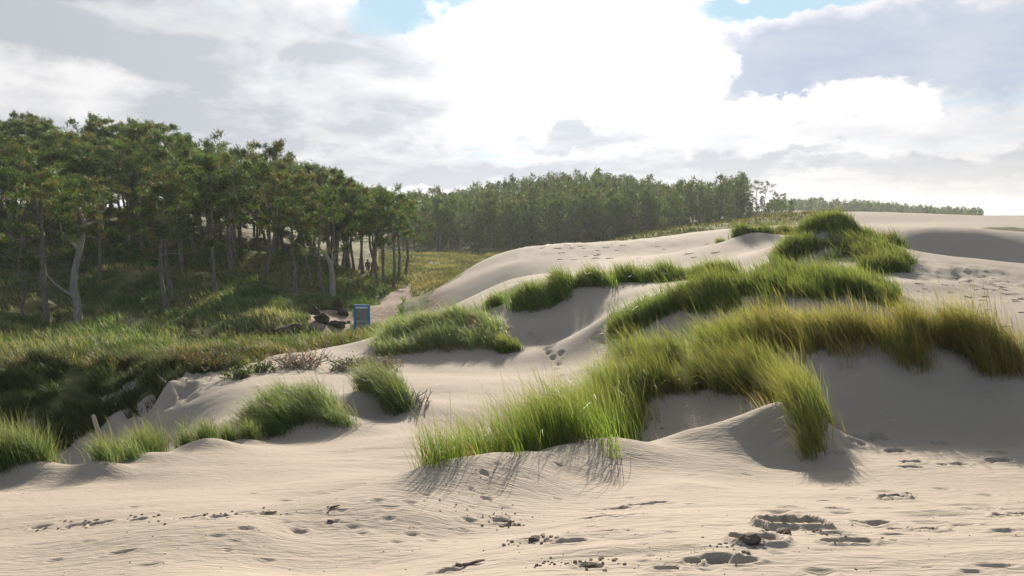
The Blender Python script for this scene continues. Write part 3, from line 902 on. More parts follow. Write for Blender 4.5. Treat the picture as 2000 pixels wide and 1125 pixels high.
# ------------------------------------------------------------------ ground cover (uncountable)
def cover(name, label, cat, cnt, region, L, wid, pal, lean=(.2, .9), seed=1, segs=2, clumpy=.5, thresh=.35, mat=None):
    """region: function(rs, n) -> xy ; kept where a noise field is above thresh"""
    rs = np.random.RandomState(seed)
    xy = region(rs, cnt)
    f = fbm(xy[:, 0] * clumpy, xy[:, 1] * clumpy, 3, seed)
    keep = (f > thresh) & (rs.rand(cnt) < sstep(thresh, thresh + .2, f) + .1)
    xy = xy[keep]; f = f[keep]
    nb = len(xy)
    tone = .6 + .8 * fbm(xy[:, 0] * .3 + 40, xy[:, 1] * .3, 3, seed + 5)
    k = np.clip((fbm(xy[:, 0] * .22 + 11, xy[:, 1] * .22 + 5, 3, seed + 9) - .3) / .4, 0, .999)
    idx = np.clip((k * len(pal) + rs.normal(0, .6, nb)).astype(int), 0, len(pal) - 1)
    c = pal[idx] * tone[:, None] * rs.uniform(.75, 1.25, (nb, 1))
    Lb = rs.uniform(L[0], L[1], nb) * (.6 + .8 * f)
    dist = np.maximum(xy[:, 1], 8)
    w_ = wid * dist / 40 * rs.uniform(.7, 1.4, nb)
    o = blades(name, xy, Lb, w_, WIND + rs.normal(0, 1.0, nb), np.abs(rs.normal(lean[0], .2, nb)), np.abs(rs.normal(lean[1], .4, nb)), c, segs, None, mat or M_TURF, rs=rs)
    tag(o, label, cat, kind='stuff')
    return o


def band(px0, px1, d0, d1, cond=None, p=1.0):
    def f(rs, n):
        u = rs.uniform(px0, px1, n)
        d = np.exp(rs.uniform(math.log(d0), math.log(d1), n)) if p == 0 else d0 + (d1 - d0) * rs.rand(n) ** p
        xy = np.stack([(u - 1000) / F * d, d], 1)
        vm = veg_mask(xy[:, 0], xy[:, 1])
        return xy[vm > .55] if cond is None else xy[cond(xy[:, 0], xy[:, 1], vm)]
    return f


def cover2(*a, **k):
    name, label, cat, cnt, region = a[:5]
    rs = np.random.RandomState(k.get('seed', 1) + 77)
    xy = region(rs, cnt)
    return cover(name, label, cat, len(xy), lambda r, n: xy, *a[5:], **k)


HEATH = np.array([[.040, .050, .020], [.055, .065, .025], [.085, .060, .032], [.12, .085, .045], [.075, .085, .035]])
FLOOR = np.array([[.040, .065, .018], [.055, .080, .022], [.085, .105, .030], [.15, .145, .050], [.21, .18, .075], [.07, .085, .028]]) * 1.3
MEADOW = np.array([[.10, .115, .045], [.16, .150, .065], [.22, .185, .090], [.085, .10, .04], [.14, .145, .065], [.24, .20, .10]])
BANKTOP = np.array([[.12, .125, .04], [.20, .17, .075], [.25, .17, .09], [.11, .12, .045], [.17, .17, .085]]) * 1.0
cover2('heath_scrub', 'dark heathery scrub covering the steep shaded bank', 'heath', 60000, band(-250, 470, 17.4, 21.5, cond=lambda x, y, v: v > .3), (.12, .42), .045, HEATH * 1.5, (.4, .8), seed=3, clumpy=1.9, thresh=.44)
cover2('dry_bank_grass', 'straw and rusty grass along the top of the bank', 'grass', 46000, band(-250, 760, 20.2, 33), (.14, .40), .036, np.vstack([BANKTOP[[0, 3]] * .8, FLOOR[:3] * 1.1, BANKTOP]), (.35, 1.0), seed=4, clumpy=.9, thresh=.40)
for lab, line, nb in [
    ('pale silvery marram strip on the bank top beyond the shaded pit', [(310, 23.5, .5), (370, 24, .6), (430, 24.5, .5)], 1500),
    ('pale straw marram strip in front of the blue framed board', [(600, 27.5, .5), (660, 29, .7), (715, 31, .6)], 1700),
    ('rusty straw marram along the lip of the shaded bank', [(40, 20.8, .4), (140, 20.8, .45), (240, 20.6, .4)], 1100),
    ('olive marram hump on the bank top above the rusty shrub', [(500, 23.4, .5), (545, 23.8, .55)], 1300),
    ('pale marram strip on the sunny fringe below the wood', [(60, 26, .6), (170, 27, .7), (250, 28, .6)], 1100)]:
    clump(lab, line, nb, (.35, .7), wid=.024, pal=BANKTOP, dry=.4, lean=(.3, 1.1), segs=3, gust=.9)
cover2('heather_patches', 'dark low heather patches between the bank and the wood', 'heather', 60000, band(-250, 740, 21.5, 52, p=1.3), (.18, .5), .045, HEATH * 1.3, (.4, .9), seed=13, clumpy=.33, thresh=.50)
cover2('forest_grass', 'uneven green and yellow grass on the forest floor', 'grass', 95000, band(-300, 790, 27, 80, p=.9), (.25, .7), .05, np.array([[.048, .080, .024], [.060, .095, .028], [.075, .110, .032], [.095, .125, .040], [.15, .150, .058], [.055, .085, .026], [.20, .175, .080]]) * 1.4, (.35, 1.0), seed=5, clumpy=.5, thresh=.33)
cover2('meadow_grass', 'pale green meadow grass between the woods', 'grass', 34000, band(740, 1010, 62, 150, p=1.0), (.2, .45), .05, MEADOW, (.3, .9), seed=6, clumpy=.2, thresh=.2)
cover2('dune_slope_grass', 'short grass on the old dunes in front of the far wood', 'grass', 42000, band(950, 1760, 66, 190, p=1.2), (.25, .55), .055, MEADOW * .75, (.3, .9), seed=7, clumpy=.15, thresh=.22)


# ------------------------------------------------------------------ trees
def tube(verts, faces, path, rad, sides=7, cap=True):
    base = len(verts)
    prev = Vector((1, 0, 0))
    P = [Vector(p) for p in path]
    for i, p in enumerate(P):
        t = (P[min(i + 1, len(P) - 1)] - P[max(i - 1, 0)]).normalized()
        a = (prev - t * prev.dot(t))
        a = a.normalized() if a.length > 1e-4 else t.orthogonal().normalized()
        prev = a
        b = t.cross(a)
        for k in range(sides):
            an = 2 * math.pi * k / sides
            verts.append(tuple(p + (a * math.cos(an) + b * math.sin(an)) * rad[i]))
    for i in range(len(P) - 1):
        for k in range(sides):
            k2 = (k + 1) % sides
            faces.append((base + i * sides + k, base + i * sides + k2, base + (i + 1) * sides + k2, base + (i + 1) * sides + k))
    if cap:
        faces.append(tuple(base + (len(P) - 1) * sides + k for k in range(sides)))


def poly_mesh(name, verts, faces, smooth=True):
    me = bpy.data.meshes.new(name)
    me.from_pydata(verts, [], faces)
    if smooth:
        me.polygons.foreach_set('use_smooth', np.ones(len(faces), bool))
    me.update()
    return me


def wobble(p0, p1, nseg, amp, rnd):
    p0 = Vector(p0); p1 = Vector(p1)
    out = []
    for i in range(nseg + 1):
        t = i / nseg
        j = amp * math.sin(math.pi * t)
        out.append(p0.lerp(p1, t) + Vector((rnd.uniform(-j, j), rnd.uniform(-j, j), rnd.uniform(-j, j) * .5)))
    return out


NPAL = np.array([[.050, .092, .022], [.068, .110, .026], [.098, .135, .034], [.038, .075, .024], [.125, .110, .036], [.135, .105, .045]])


def needles(centres, ups, size, cnt, rnd_np, brown, thin=.085):
    """tufts of needle bunches: narrow triangles fanned out round each shoot"""
    n0 = len(centres)
    C = np.repeat(np.array(centres), cnt, 0)
    U = np.repeat(np.array(ups), cnt, 0)
    n_ = len(C)
    d = rnd_np.normal(0, 1, (n_, 3))
    d /= np.linalg.norm(d, axis=1, keepdims=True)
    d = d + U * .75
    d /= np.linalg.norm(d, axis=1, keepdims=True)
    s = rnd_np.normal(0, 1, (n_, 3))
    s = np.cross(d, s); s /= np.linalg.norm(s, axis=1, keepdims=True)
    sz = size * rnd_np.uniform(.6, 1.3, (n_, 1))
    C = C + rnd_np.normal(0, .35, (n_, 3)) * size
    a = C - d * sz * .35
    co = np.stack([a - s * sz * thin, a + s * sz * thin, a + d * sz], 1).reshape(-1, 3)
    pi = np.where(rnd_np.rand(n0) < brown, rnd_np.randint(4, 6, n0), rnd_np.randint(0, 4, n0))
    tone = rnd_np.uniform(.7, 1.3, n0)
    col = np.repeat(np.repeat(NPAL[pi] * tone[:, None], cnt, 0), 3, 0) * np.repeat(rnd_np.uniform(.8, 1.2, (n_, 1)), 3, 0)
    return co, col


def make_pine(seed, h, bend=.35, crown0=.52, spread=2.0, flat=.5, dens=1.0, brown=.18, path=None, lean=0.0, tuft=.34, tcount=21, r0=None, dead_stubs=8):
    rnd = random.Random(seed)
    rn = np.random.RandomState(seed)
    V, Fc = [], []
    if path is None:
        a = rnd.uniform(0, 6.28)
        path = []
        for i in range(9):
            t = i / 8
            s_ = bend * math.sin(t * math.pi * 1.2) * (1 + .4 * math.sin(3 * t + seed))
            path.append((math.cos(a) * s_ + lean * t + rnd.uniform(-.03, .03) * h * .1, math.sin(a) * s_ + rnd.uniform(-.03, .03), h * t * .97))
    path = [Vector(p) for p in path]
    r0 = r0 or .017 * h + .02
    nP = len(path)
    rad = [r0 * (1.25 if i == 0 else 1) * (1 - .82 * i / (nP - 1)) for i in range(nP)]
    path[0].z -= .25
    tube(V, Fc, path, rad, 8)

    def at(t):
        f = t * (nP - 1); i = min(int(f), nP - 2)
        return path[i].lerp(path[i + 1], f - i)

    cen, ups = [], []
    nl = int(17 * dens)
    for k in range(nl):
        t = crown0 + (1 - crown0) * ((k + rnd.random()) / nl) ** .9
        t = min(t, .99)
        b = at(t)
        az = k * 2.4 + rnd.uniform(-.5, .5)
        ln = spread * (1.15 - .75 * max(0, (t - crown0) / (1 - crown0)) ** 1.6) * rnd.uniform(.55, 1.15)
        up = rnd.uniform(.05, .55) + .5 * (t - crown0)
        e = b + Vector((math.cos(az) * ln, math.sin(az) * ln, ln * up * .8))
        br = wobble(b, e, 4, .12 * ln, rnd)
        rb = r0 * .30 * (1.1 - t) + .018
        tube(V, Fc, br, [rb, rb * .8, rb * .6, rb * .4, rb * .2], 4)
        for q in range(int(rnd.randint(4, 7))):
            f = rnd.uniform(.42, 1.0) if q else 1.0
            i = min(int(f * 4), 3)
            o = br[i].lerp(br[i + 1], f * 4 - i)
            dl = rnd.uniform(.25, .75) * (.5 + .3 * spread)
            a2 = az + rnd.uniform(-1.3, 1.3)
            e2 = o + Vector((math.cos(a2) * dl, math.sin(a2) * dl, rnd.uniform(.05, .5) * dl + .08))
            tube(V, Fc, [o, e2], [.016, .006], 3, False)
            for c_ in range(3):
                g = rnd.uniform(.45, 1.1)
                cen.append(tuple(o.lerp(e2, g) + Vector((rnd.gauss(0, .16), rnd.gauss(0, .16), rnd.gauss(.06, .10)))))
                ups.append((math.cos(a2) * .4, math.sin(a2) * .4, .8))
    for k in range(5):
        cen.append(tuple(path[-1] + Vector((rnd.gauss(0, .2), rnd.gauss(0, .2), rnd.uniform(-.2, .3)))))
        ups.append((0, 0, 1))
    for k in range(dead_stubs):
        t = rnd.uniform(.22, crown0 + .08)
        b = at(t); az = rnd.uniform(0, 6.28); ln = rnd.uniform(.25, 1.1)
        e = b + Vector((math.cos(az) * ln, math.sin(az) * ln, rnd.uniform(-.25, .25) * ln))
        tube(V, Fc, wobble(b, e, 3, .08, rnd), [.03, .022, .014, .006], 3, False)
    tm = poly_mesh('pine_trunk', V, Fc)
    tm.materials.append(M_BARK)
    cm = None
    if cen:
        co, col = needles(cen, ups, tuft, int(tcount * dens), rn, brown)
        nt = len(co) // 3
        cm = np_mesh('pine_crown', co, np.arange(nt * 3), np.arange(nt) * 3, col, smooth=False)
        cm.materials.append(M_NEEDLE)
    return tm, cm


NEARP = [make_pine(1, 9.4, .30, .46, 2.1, dens=.95), make_pine(2, 8.8, .45, .42, 2.5, dens=.9), make_pine(3, 9.8, .25, .46, 1.9, dens=1.1, brown=.28), make_pine(4, 8.4, .6, .42, 2.4, dens=.95),
         make_pine(5, 9.6, .35, .45, 2.2, dens=1.1, brown=.35), make_pine(6, 8.8, .5, .36, 2.0, dens=1.25, brown=.10), make_pine(8, 9.2, .3, .45, 2.6, dens=.85, brown=.22)]
BACKP = [make_pine(11, 10.2, .30, .28, 2.3, dens=1.35), make_pine(12, 9.8, .45, .25, 2.5, dens=1.35, brown=.25), make_pine(13, 10.6, .25, .3, 2.2, dens=1.35)]
FARP = [make_pine(21, 10.0, .3, .22, 2.2, tuft=.5, tcount=13), make_pine(22, 9.3, .4, .2, 2.5, tuft=.5, tcount=13), make_pine(23, 10.8, .3, .28, 2.0, tuft=.5, tcount=13, brown=.3),
        make_pine(24, 9.8, .5, .22, 2.3, tuft=.5, tcount=13, brown=.1)]
THIN = [make_pine(31, 9.5, .5, .55, 1.9, dens=.55, tcount=16, tuft=.42), make_pine(32, 10.0, .7, .62, 2.2, dens=.5, tcount=16, tuft=.42, lean=.8)]


def plant(protos, px, d, label, group=None, sc=1.0, rz=None, which=None, name='pine_tree', off=0.0, x=None):
    x = X(px, d) if x is None else x
    root = empty(name, (x, d, float(hgt(x, d)) + EYE - .05))
    if -900 < px < 790 and d < 120 and px > 560: sc *= 1 - .12 * min(1, (px - 560) / 150)
    root.scale = (sc * RS.uniform(.92, 1.08), sc * RS.uniform(.92, 1.08), sc)
    root.rotation_euler = (RS.normal(0, .025), RS.normal(0, .025), RS.uniform(0, 6.28) if rz is None else rz)
    tag(root, label, 'tree', group)
    tm, cm = protos[which if which is not None else RS.randint(len(protos))]
    link('trunk', tm, None, root)
    if cm is not None:
        link('crown', cm, None, root)
    return root


FRONT = [(85, 48, 'straight pine trunk close beside the crooked forked pine', 1.0), (325, 51, 'leaning slender pine standing forward on the grassy forest slope', .98),
         (417, 57, 'straight pine rising from the dark hollow below the sunlit forest knoll', 1.0), (515, 60, 'sturdy pine in front of the sunlit forest knoll', 1.05), (575, 58, 'slim pine left of the broken pale trunk', .92),
         (608, 62, 'very thin pine just behind the broken pale trunk', .85), (738, 66, 'thick leaning pine at the forest corner by the sandy path', 1.0),
         (767, 67, 'outermost straight pine at the forest corner beside the meadow', 1.0), (750, 70, 'pine between the leaning corner pine and the outermost pine', .98),
         (352, 65, 'pine standing on the crest of the grassy forest slope', 1.0), (190, 60, 'thin straight pine behind the crooked forked pine', .95)]
for i, (px, d, lab, sc) in enumerate(FRONT):
    plant(NEARP, px, d, lab, 'pines at the front of the near wood', sc, which=i % len(NEARP))
CORN = 'pines along the open corner of the near wood'
for px, d in [(722, 72), (708, 74), (692, 77), (684, 80), (676, 76), (667, 82), (660, 79), (700, 84), (730, 80), (745, 84), (778, 74), (790, 80)]:
    plant(NEARP, px, d, 'straight dark pine in the row of trunks at the open corner of the near wood', CORN, RS.uniform(.92, 1.04))
occ = [(X(p, d), d) for p, d, _, _ in FRONT]
NW = 'pines filling the near wood'
cnt = 0
tries = 0
while cnt < 195 and tries < 9000:
    tries += 1
    d = 55 + 60 * RS.rand() ** .8
    px = RS.uniform(-330, 690 - max(0, 70 - d) * 3)
    x = X(px, d)
    if d < 70 and RS.rand() < .84: continue
    if any((x - a) ** 2 + (d - b) ** 2 < 2.75 ** 2 for a, b in occ): continue
    occ.append((x, d))
    w_ = RS.randint(len(NEARP))
    if d > 82:
        plant(BACKP, px, d, 'densely crowned pine on the rising hill at the back of the near wood', 'pines on the hill at the back of the near wood', RS.uniform(.74, 1.12))
    elif w_ in (2, 4, 6):
        plant(NEARP, px, d, 'bare stemmed pine with browning needles inside the near wood', 'browning pines inside the near wood', RS.uniform(.85, 1.08), which=w_)
    else:
        plant(NEARP, px, d, 'bare stemmed pine with a green ragged crown inside the near wood', 'green pines inside the near wood', RS.uniform(.85, 1.08), which=w_)
    cnt += 1
for px, d, lab, sc in [(425, 100, 'tall open pine with layered branches rising over the near wood skyline', 1.12), (470, 98, 'thin scraggy pine top poking over the near wood skyline', 1.08),
                       (290, 104, 'wide flat topped pine rising over the near wood skyline', 1.12), (572, 92, 'sparse pine top over the descending edge of the near wood', 1.12), (667, 88, 'sparse flat pine top near the low end of the near wood', 1.12),
                       (30, 108, 'ragged pine top over the highest left part of the near wood', 1.15), (160, 108, 'leaning ragged pine top over the crest of the near wood', 1.15), (370, 103, 'small scraggy pine top beside the layered skyline pine', 1.1), (520, 97, 'thin leaning pine top midway down the near wood skyline', 1.1), (745, 86, 'loose crowned pine rising over the forest corner', 1.1)]:
    plant(THIN, px, d, lab, None, sc)

# the crooked forked pine, the snag and a dead limb
V, Fc = [], []
crook = [(0, 0, -.3), (.02, 0, .8), (-.05, 0, 1.7), (-.25, .05, 2.5), (-.15, .1, 3.6), (.15, .1, 4.8), (.42, .1, 5.8), (.55, .05, 6.7), (.15, 0, 7.6), (-.35, -.05, 8.1)]
tube(V, Fc, crook, [.30, .25, .23, .22, .20, .17, .14, .11, .08, .04], 8)
tube(V, Fc, [(-.1, 0, 1.9), (-.7, -.1, 2.25), (-1.3, -.2, 2.75), (-1.75, -.2, 3.3), (-1.9, -.2, 4.2)], [.12, .09, .07, .05, .03], 6)
tube(V, Fc, [(.1, .1, 4.9), (-.4, .1, 5.5), (-.9, .1, 6.0), (-1.0, .1, 6.6)], [.11, .08, .05, .03], 6)
tube(V, Fc, [(.55, 0, 6.6), (1.2, .1, 7.2), (1.9, .1, 7.5)], [.07, .05, .02], 5)
tmk = poly_mesh('crooked_trunk', V, Fc); tmk.materials.append(M_PALE)
rn = np.random.RandomState(5)
cc = [(rn.normal(.2, 1.2), rn.normal(0, .9), rn.uniform(6.7, 8.8)) for _ in range(120)]
co, col = needles(cc, [(0, 0, 1)] * 120, .34, 14, rn, .5)
cmk = np_mesh('crooked_crown', co, np.arange(len(co)), np.arange(len(co) // 3) * 3, col, smooth=False); cmk.materials.append(M_NEEDLE)
plant([(tmk, cmk)], 145, 49, 'crooked forked pine with pale twisted limbs on the forest slope', None, 1.0, rz=0.0)
V, Fc = [], []
tube(V, Fc, [(0, 0, -.3), (.05, 0, .9), (.08, 0, 2.0), (-.02, 0, 2.9), (-.4, 0, 3.6), (-.85, 0, 4.3)], [.27, .22, .2, .18, .15, .06], 8)
tube(V, Fc, [(.05, 0, 2.6), (.3, .05, 3.2), (.35, .05, 3.9)], [.08, .06, .03], 5)
sn = poly_mesh('snag_trunk', V, Fc); sn.materials.append(M_PALE)
plant([(sn, None)], 647, 57, 'broken pale pine trunk bent over at its top', None, 1.0, rz=0.0, name='broken_tree')
V, Fc = [], []
rnd = random.Random(4)
tube(V, Fc, wobble((0, 0, -.2), (.3, 0, 6.2), 6, .25, rnd), [.13, .11, .09, .07, .05, .03, .015], 6)
for k in range(16):
    z = rnd.uniform(1.5, 6); a = rnd.uniform(0, 6.28); l = rnd.uniform(.5, 1.7)
    tube(V, Fc, wobble((.05 * z, 0, z), (.05 * z + math.cos(a) * l, math.sin(a) * l, z + rnd.uniform(.1, .8)), 4, .15, rnd), [.04, .03, .02, .012, .005], 4, False)
dt = poly_mesh('dead_trunk', V, Fc); dt.materials.append(M_BARK)
plant([(dt, None)], 40, 50, 'leafless dead tree with tangled twigs left of the straight trunk', None, 1.0, rz=0.3, name='dead_tree')
plant([(dt, None)], 1531, 215, 'bare dead tree at the open end of the far wood', None, 1.0, rz=1.3, name='dead_tree')

# far wood: the trees one can tell apart along its front, its skyline and its open end
FW = 'pines along the front of the far wood'


def light_tree(rn, h, spread, c0, nt, size):
    """a tree of the massed wood: stem and needle bunches as raw arrays"""
    z = np.linspace(-.3, h, 4)
    bend = rn.normal(0, .25, 2)
    ctr = np.stack([bend[0] * np.sin(z / h * 2.5), bend[1] * np.sin(z / h * 2.5), z], 1)
    rad = np.array([.2, .16, .1, .03])
    an = np.arange(4) * np.pi / 2
    tv = (ctr[:, None] + np.stack([np.cos(an), np.sin(an), 0 * an], 1)[None] * rad[:, None, None]).reshape(-1, 3)
    tf = [(i * 4 + k, i * 4 + (k + 1) % 4, (i + 1) * 4 + (k + 1) % 4, (i + 1) * 4 + k) for i in range(3) for k in range(4)]
    t = c0 + (1 - c0) * rn.rand(nt)
    a = rn.rand(nt) * 6.283
    r = spread * (1.1 - .8 * ((t - c0) / (1 - c0)) ** 2) * np.sqrt(rn.rand(nt))
    cen = np.stack([np.cos(a) * r, np.sin(a) * r, t * h + rn.normal(0, .25, nt)], 1)
    co, col = needles(cen, np.tile([[0, 0, 1.0]], (nt, 1)), size, 7, rn, .18, .16)
    return tv, tf, co, col


def wood_mass(name, label, spots, seed, nt=85, size=.75):
    rn = np.random.RandomState(seed)
    TV, TF, CO, CC = [], [], [], []
    nvt = 0
    for x, d, sc in spots:
        tv, tf, co, col = light_tree(rn, rn.uniform(9, 10.8), rn.uniform(1.9, 2.6), rn.uniform(.10, .30), nt, size)
        o_ = np.array([x, d, float(hgt(x, d)) + EYE])
        TV.append(tv * sc + o_); TF += [tuple(i + nvt for i in f) for f in tf]; nvt += len(tv)
        CO.append(co * sc + o_); CC.append(col * rn.uniform(.75, 1.25))
    root = empty(name, (0, spots[0][1], 0))
    tag(root, label, 'wood', kind='stuff')
    org = np.array([0, spots[0][1], 0])
    tm = poly_mesh('stems', [tuple(v) for v in np.concatenate(TV) - org], TF); tm.materials.append(M_BARK)
    t_ = link('stems', tm, None, root); t_['kind'] = 'stuff'
    co = np.concatenate(CO) - org
    cm = np_mesh('foliage', co, np.arange(len(co)), np.arange(len(co) // 3) * 3, np.concatenate(CC), smooth=False); cm.materials.append(M_NEEDLE)
    t_ = link('foliage', cm, None, root); t_['kind'] = 'stuff'


occ = []
tries = 0
while len(occ) < 300 and tries < 14000:
    tries += 1
    px = RS.uniform(785, 1450)
    d = 152 + 96 * RS.rand() ** .8
    x = X(px, d)
    if px > 1330 and d < 176: continue
    if any((x - a) ** 2 + (d - b) ** 2 < 4.0 ** 2 for a, b in occ): continue
    occ.append((x, d))
fr = sorted(occ, key=lambda q: q[1])[:34]
for x, d in fr:
    plant(FARP, 0, d, 'pine with a bare stem at the front edge of the hazy far wood', FW, RS.uniform(.88, 1.08), x=x)
wood_mass('far_wood', 'hazy massed pines of the far wood behind the bare dune', [(x, d, RS.uniform(.88, 1.12)) for x, d in occ if (x, d) not in fr], 90)
for px, d, lab, sc in [(1447, 205, 'broad bushy pine near the open end of the far wood', 1.05), (1478, 210, 'slender flat crowned pine standing clear of the far wood', .98),
                       (1495, 214, 'shorter flat crowned pine standing clear of the far wood', .88), (1418, 203, 'tall pine where the far wood opens to sky', 1.0)]:
    plant(THIN if px in (1478, 1495) else FARP, px, d, lab, None, sc)
for px, d in [(1435, 196), (1460, 198), (1485, 202), (1510, 204), (1525, 207), (1470, 206)]:
    plant(FARP, px, d, 'low bushy young pine under the open end of the far wood', 'young pines at the end of the far wood', RS.uniform(.38, .5))
sp = []
for i in range(360):
    px = 1500 + 415 * (i + RS.rand()) / 360; d = RS.uniform(420, 520)
    sp.append((X(px, d), d, float((.95 - .45 * sstep(1600, 1920, np.array(px))) * RS.uniform(.75, 1.15))))
ub = []
for i in range(200):
    px = RS.uniform(790, 1545); d = RS.uniform(172, 205) if px > 1330 else RS.uniform(150, 172)
    ub.append((X(px, d), d, RS.uniform(.16, .42)))
wood_mass('bush_fringe', 'dark low bushes along the foot of the far wood', ub, 93, 40, .95)
wood_mass('horizon_wood', 'low dark belt of trees along the horizon', sp, 91, 26, 1.4)

# ------------------------------------------------------------------ small things
def lump_mesh(seed, n_sub=1, rough=.35, flat=.7):
    bm = bmesh.new()
    bmesh.ops.create_icosphere(bm, subdivisions=n_sub, radius=1)
    r = random.Random(seed)
    for v in bm.verts:
        v.co *= 1 + r.uniform(-rough, rough)
        v.co.z *= flat
    me = bpy.data.meshes.new('lump')
    bm.to_mesh(me); bm.free()
    return me


def scatter_lumps(name, label, cat, spots, mat):
    """spots: (x, y, radius) sand crumbs joined into one uncountable scatter"""
    vs, fs = [], []
    protos = []
    for s in range(6):
        me = lump_mesh(s, 1, .3, .7)
        protos.append((np.array([v.co[:] for v in me.vertices]), [tuple(p.vertices) for p in me.polygons]))
        bpy.data.meshes.remove(me)
    for (x, y, r) in spots:
        pv, pf = protos[RS.randint(6)]
        a = RS.uniform(0, 6.28)
        R = np.array([[math.cos(a), -math.sin(a), 0], [math.sin(a), math.cos(a), 0], [0, 0, 1]])
        z = float(hgt(x, y)) + EYE + r * .25
        b = len(vs)
        vs += [tuple(q) for q in (pv * r * RS.uniform(.8, 1.2, 3)) @ R.T + np.array([x, y, z])]
        fs += [tuple(i + b for i in f) for f in pf]
    o = link(name, poly_mesh(name, vs, fs, False), mat)
    tag(o, label, cat, kind='stuff')
    return o


spots = []
for px, py, cntc, sx, rmax in [(970, 1008, 85, .16, .014), (990, 1022, 30, .07, .025), (1035, 1053, 45, .10, .022), (1150, 1108, 55, .10, .018), (1095, 1098, 20, .07, .012), (948, 975, 25, .07, .012), (945, 925, 18, .07, .014),
                               (1460, 1055, 40, .12, .02), (1545, 1040, 40, .15, .02), (1600, 1020, 22, .12, .01), (1345, 1085, 60, .12, .007), (1430, 1068, 18, .08, .015), (365, 1011, 30, .14, .02), (200, 1021, 20, .12, .02),
                               (427, 1009, 14, .08, .02), (520, 1004, 16, .12, .015), (150, 1026, 14, .12, .02), (80, 1030, 14, .12, .02), (268, 1015, 12, .1, .02), (640, 996, 5, .05, .014), (480, 1033, 6, .06, .012)]:
    x0, y0 = hit(px, py)
    for i in range(int(cntc * .6)):
        spots.append((x0 + RS.normal(0, sx), y0 + RS.normal(0, sx * .8), rmax * RS.uniform(.2, .75)))
for i in range(160):
    x0, y0 = hit(RS.uniform(0, 2000), RS.uniform(930, 1122), hi=30)
    if y0 < 9: spots.append((x0, y0, RS.uniform(.002, .006)))
scatter_lumps('sand_crumbs', 'dark damp sand crumbs kicked up round the footprints', 'sand crumbs', spots, M_DAMP)

# larger clods of damp sand lying in the trodden hollow
for px, py, r, lab in [(1465, 1056, .050, 'dark damp sand clod lying in the hollow beside the deep footprint'), (1530, 1042, .042, 'flat damp sand clod slumped inside the deep footprint'), (1043, 1055, .030, 'dark damp sand clod among the crumbs on the near slope'),
                       (990, 1020, .022, 'small damp sand clod above the larger one on the near slope'), (1155, 1108, .024, 'dark sand clod in the lowest patch of crumbs')]:
    x0, y0 = hit(px, py)
    me = lump_mesh(int(px), 3, .05, .6)
    co = np.array([v.co[:] for v in me.vertices])
    co *= (.65 + .7 * fbm(co[:, 0] * 1.7 + co[:, 2] * 1.1 + px, co[:, 1] * 1.7 - co[:, 2], 3, int(px)))[:, None]
    me.vertices.foreach_set('co', co.astype(np.float32).ravel())
    o = link('sand_clod', me, M_DAMP)
    o.scale = (r * 1.3, r, r)
    o.rotation_euler.z = RS.uniform(0, 6)
    o.location = (x0, y0, float(hgt(x0, y0)) + EYE + r * .1)
    tag(o, lab, 'sand clod')

# driftwood twigs and plant litter
vs, fs = [], []
rnd = random.Random(12)
TW = [(905, 1106, .12), (890, 1104, .07), (645, 997, .07), (520, 1005, .08), (1290, 838, .05), (640, 1022, .06)] + [(rnd.gauss(1870, 60), rnd.uniform(525, 640), rnd.uniform(.06, .28)) for _ in range(60)] + [(rnd.uniform(1000, 1400), rnd.uniform(478, 510), rnd.uniform(.2, .6)) for _ in range(26)]
for px, py, ln in TW:
    x0, y0 = hit(px, py)
    a = rnd.uniform(-.5, .5)
    z0 = float(hgt(x0, y0)) + EYE
    x1, y1 = x0 + math.cos(a) * ln, y0 + math.sin(a) * ln
    z1 = float(hgt(x1, y1)) + EYE
    rr = .006 + ln * .025
    tube(vs, fs, wobble((x0, y0, z0 + rr), (x1, y1, z1 + rr * 1.5), 3, ln * .08, rnd), [rr, rr, rr * .8, rr * .4], 4)
o = link('plant_litter', poly_mesh('plant_litter', vs, fs), M_BARK)
tag(o, 'dark twigs and dead plant litter strewn over the bare sand', 'litter', kind='stuff')


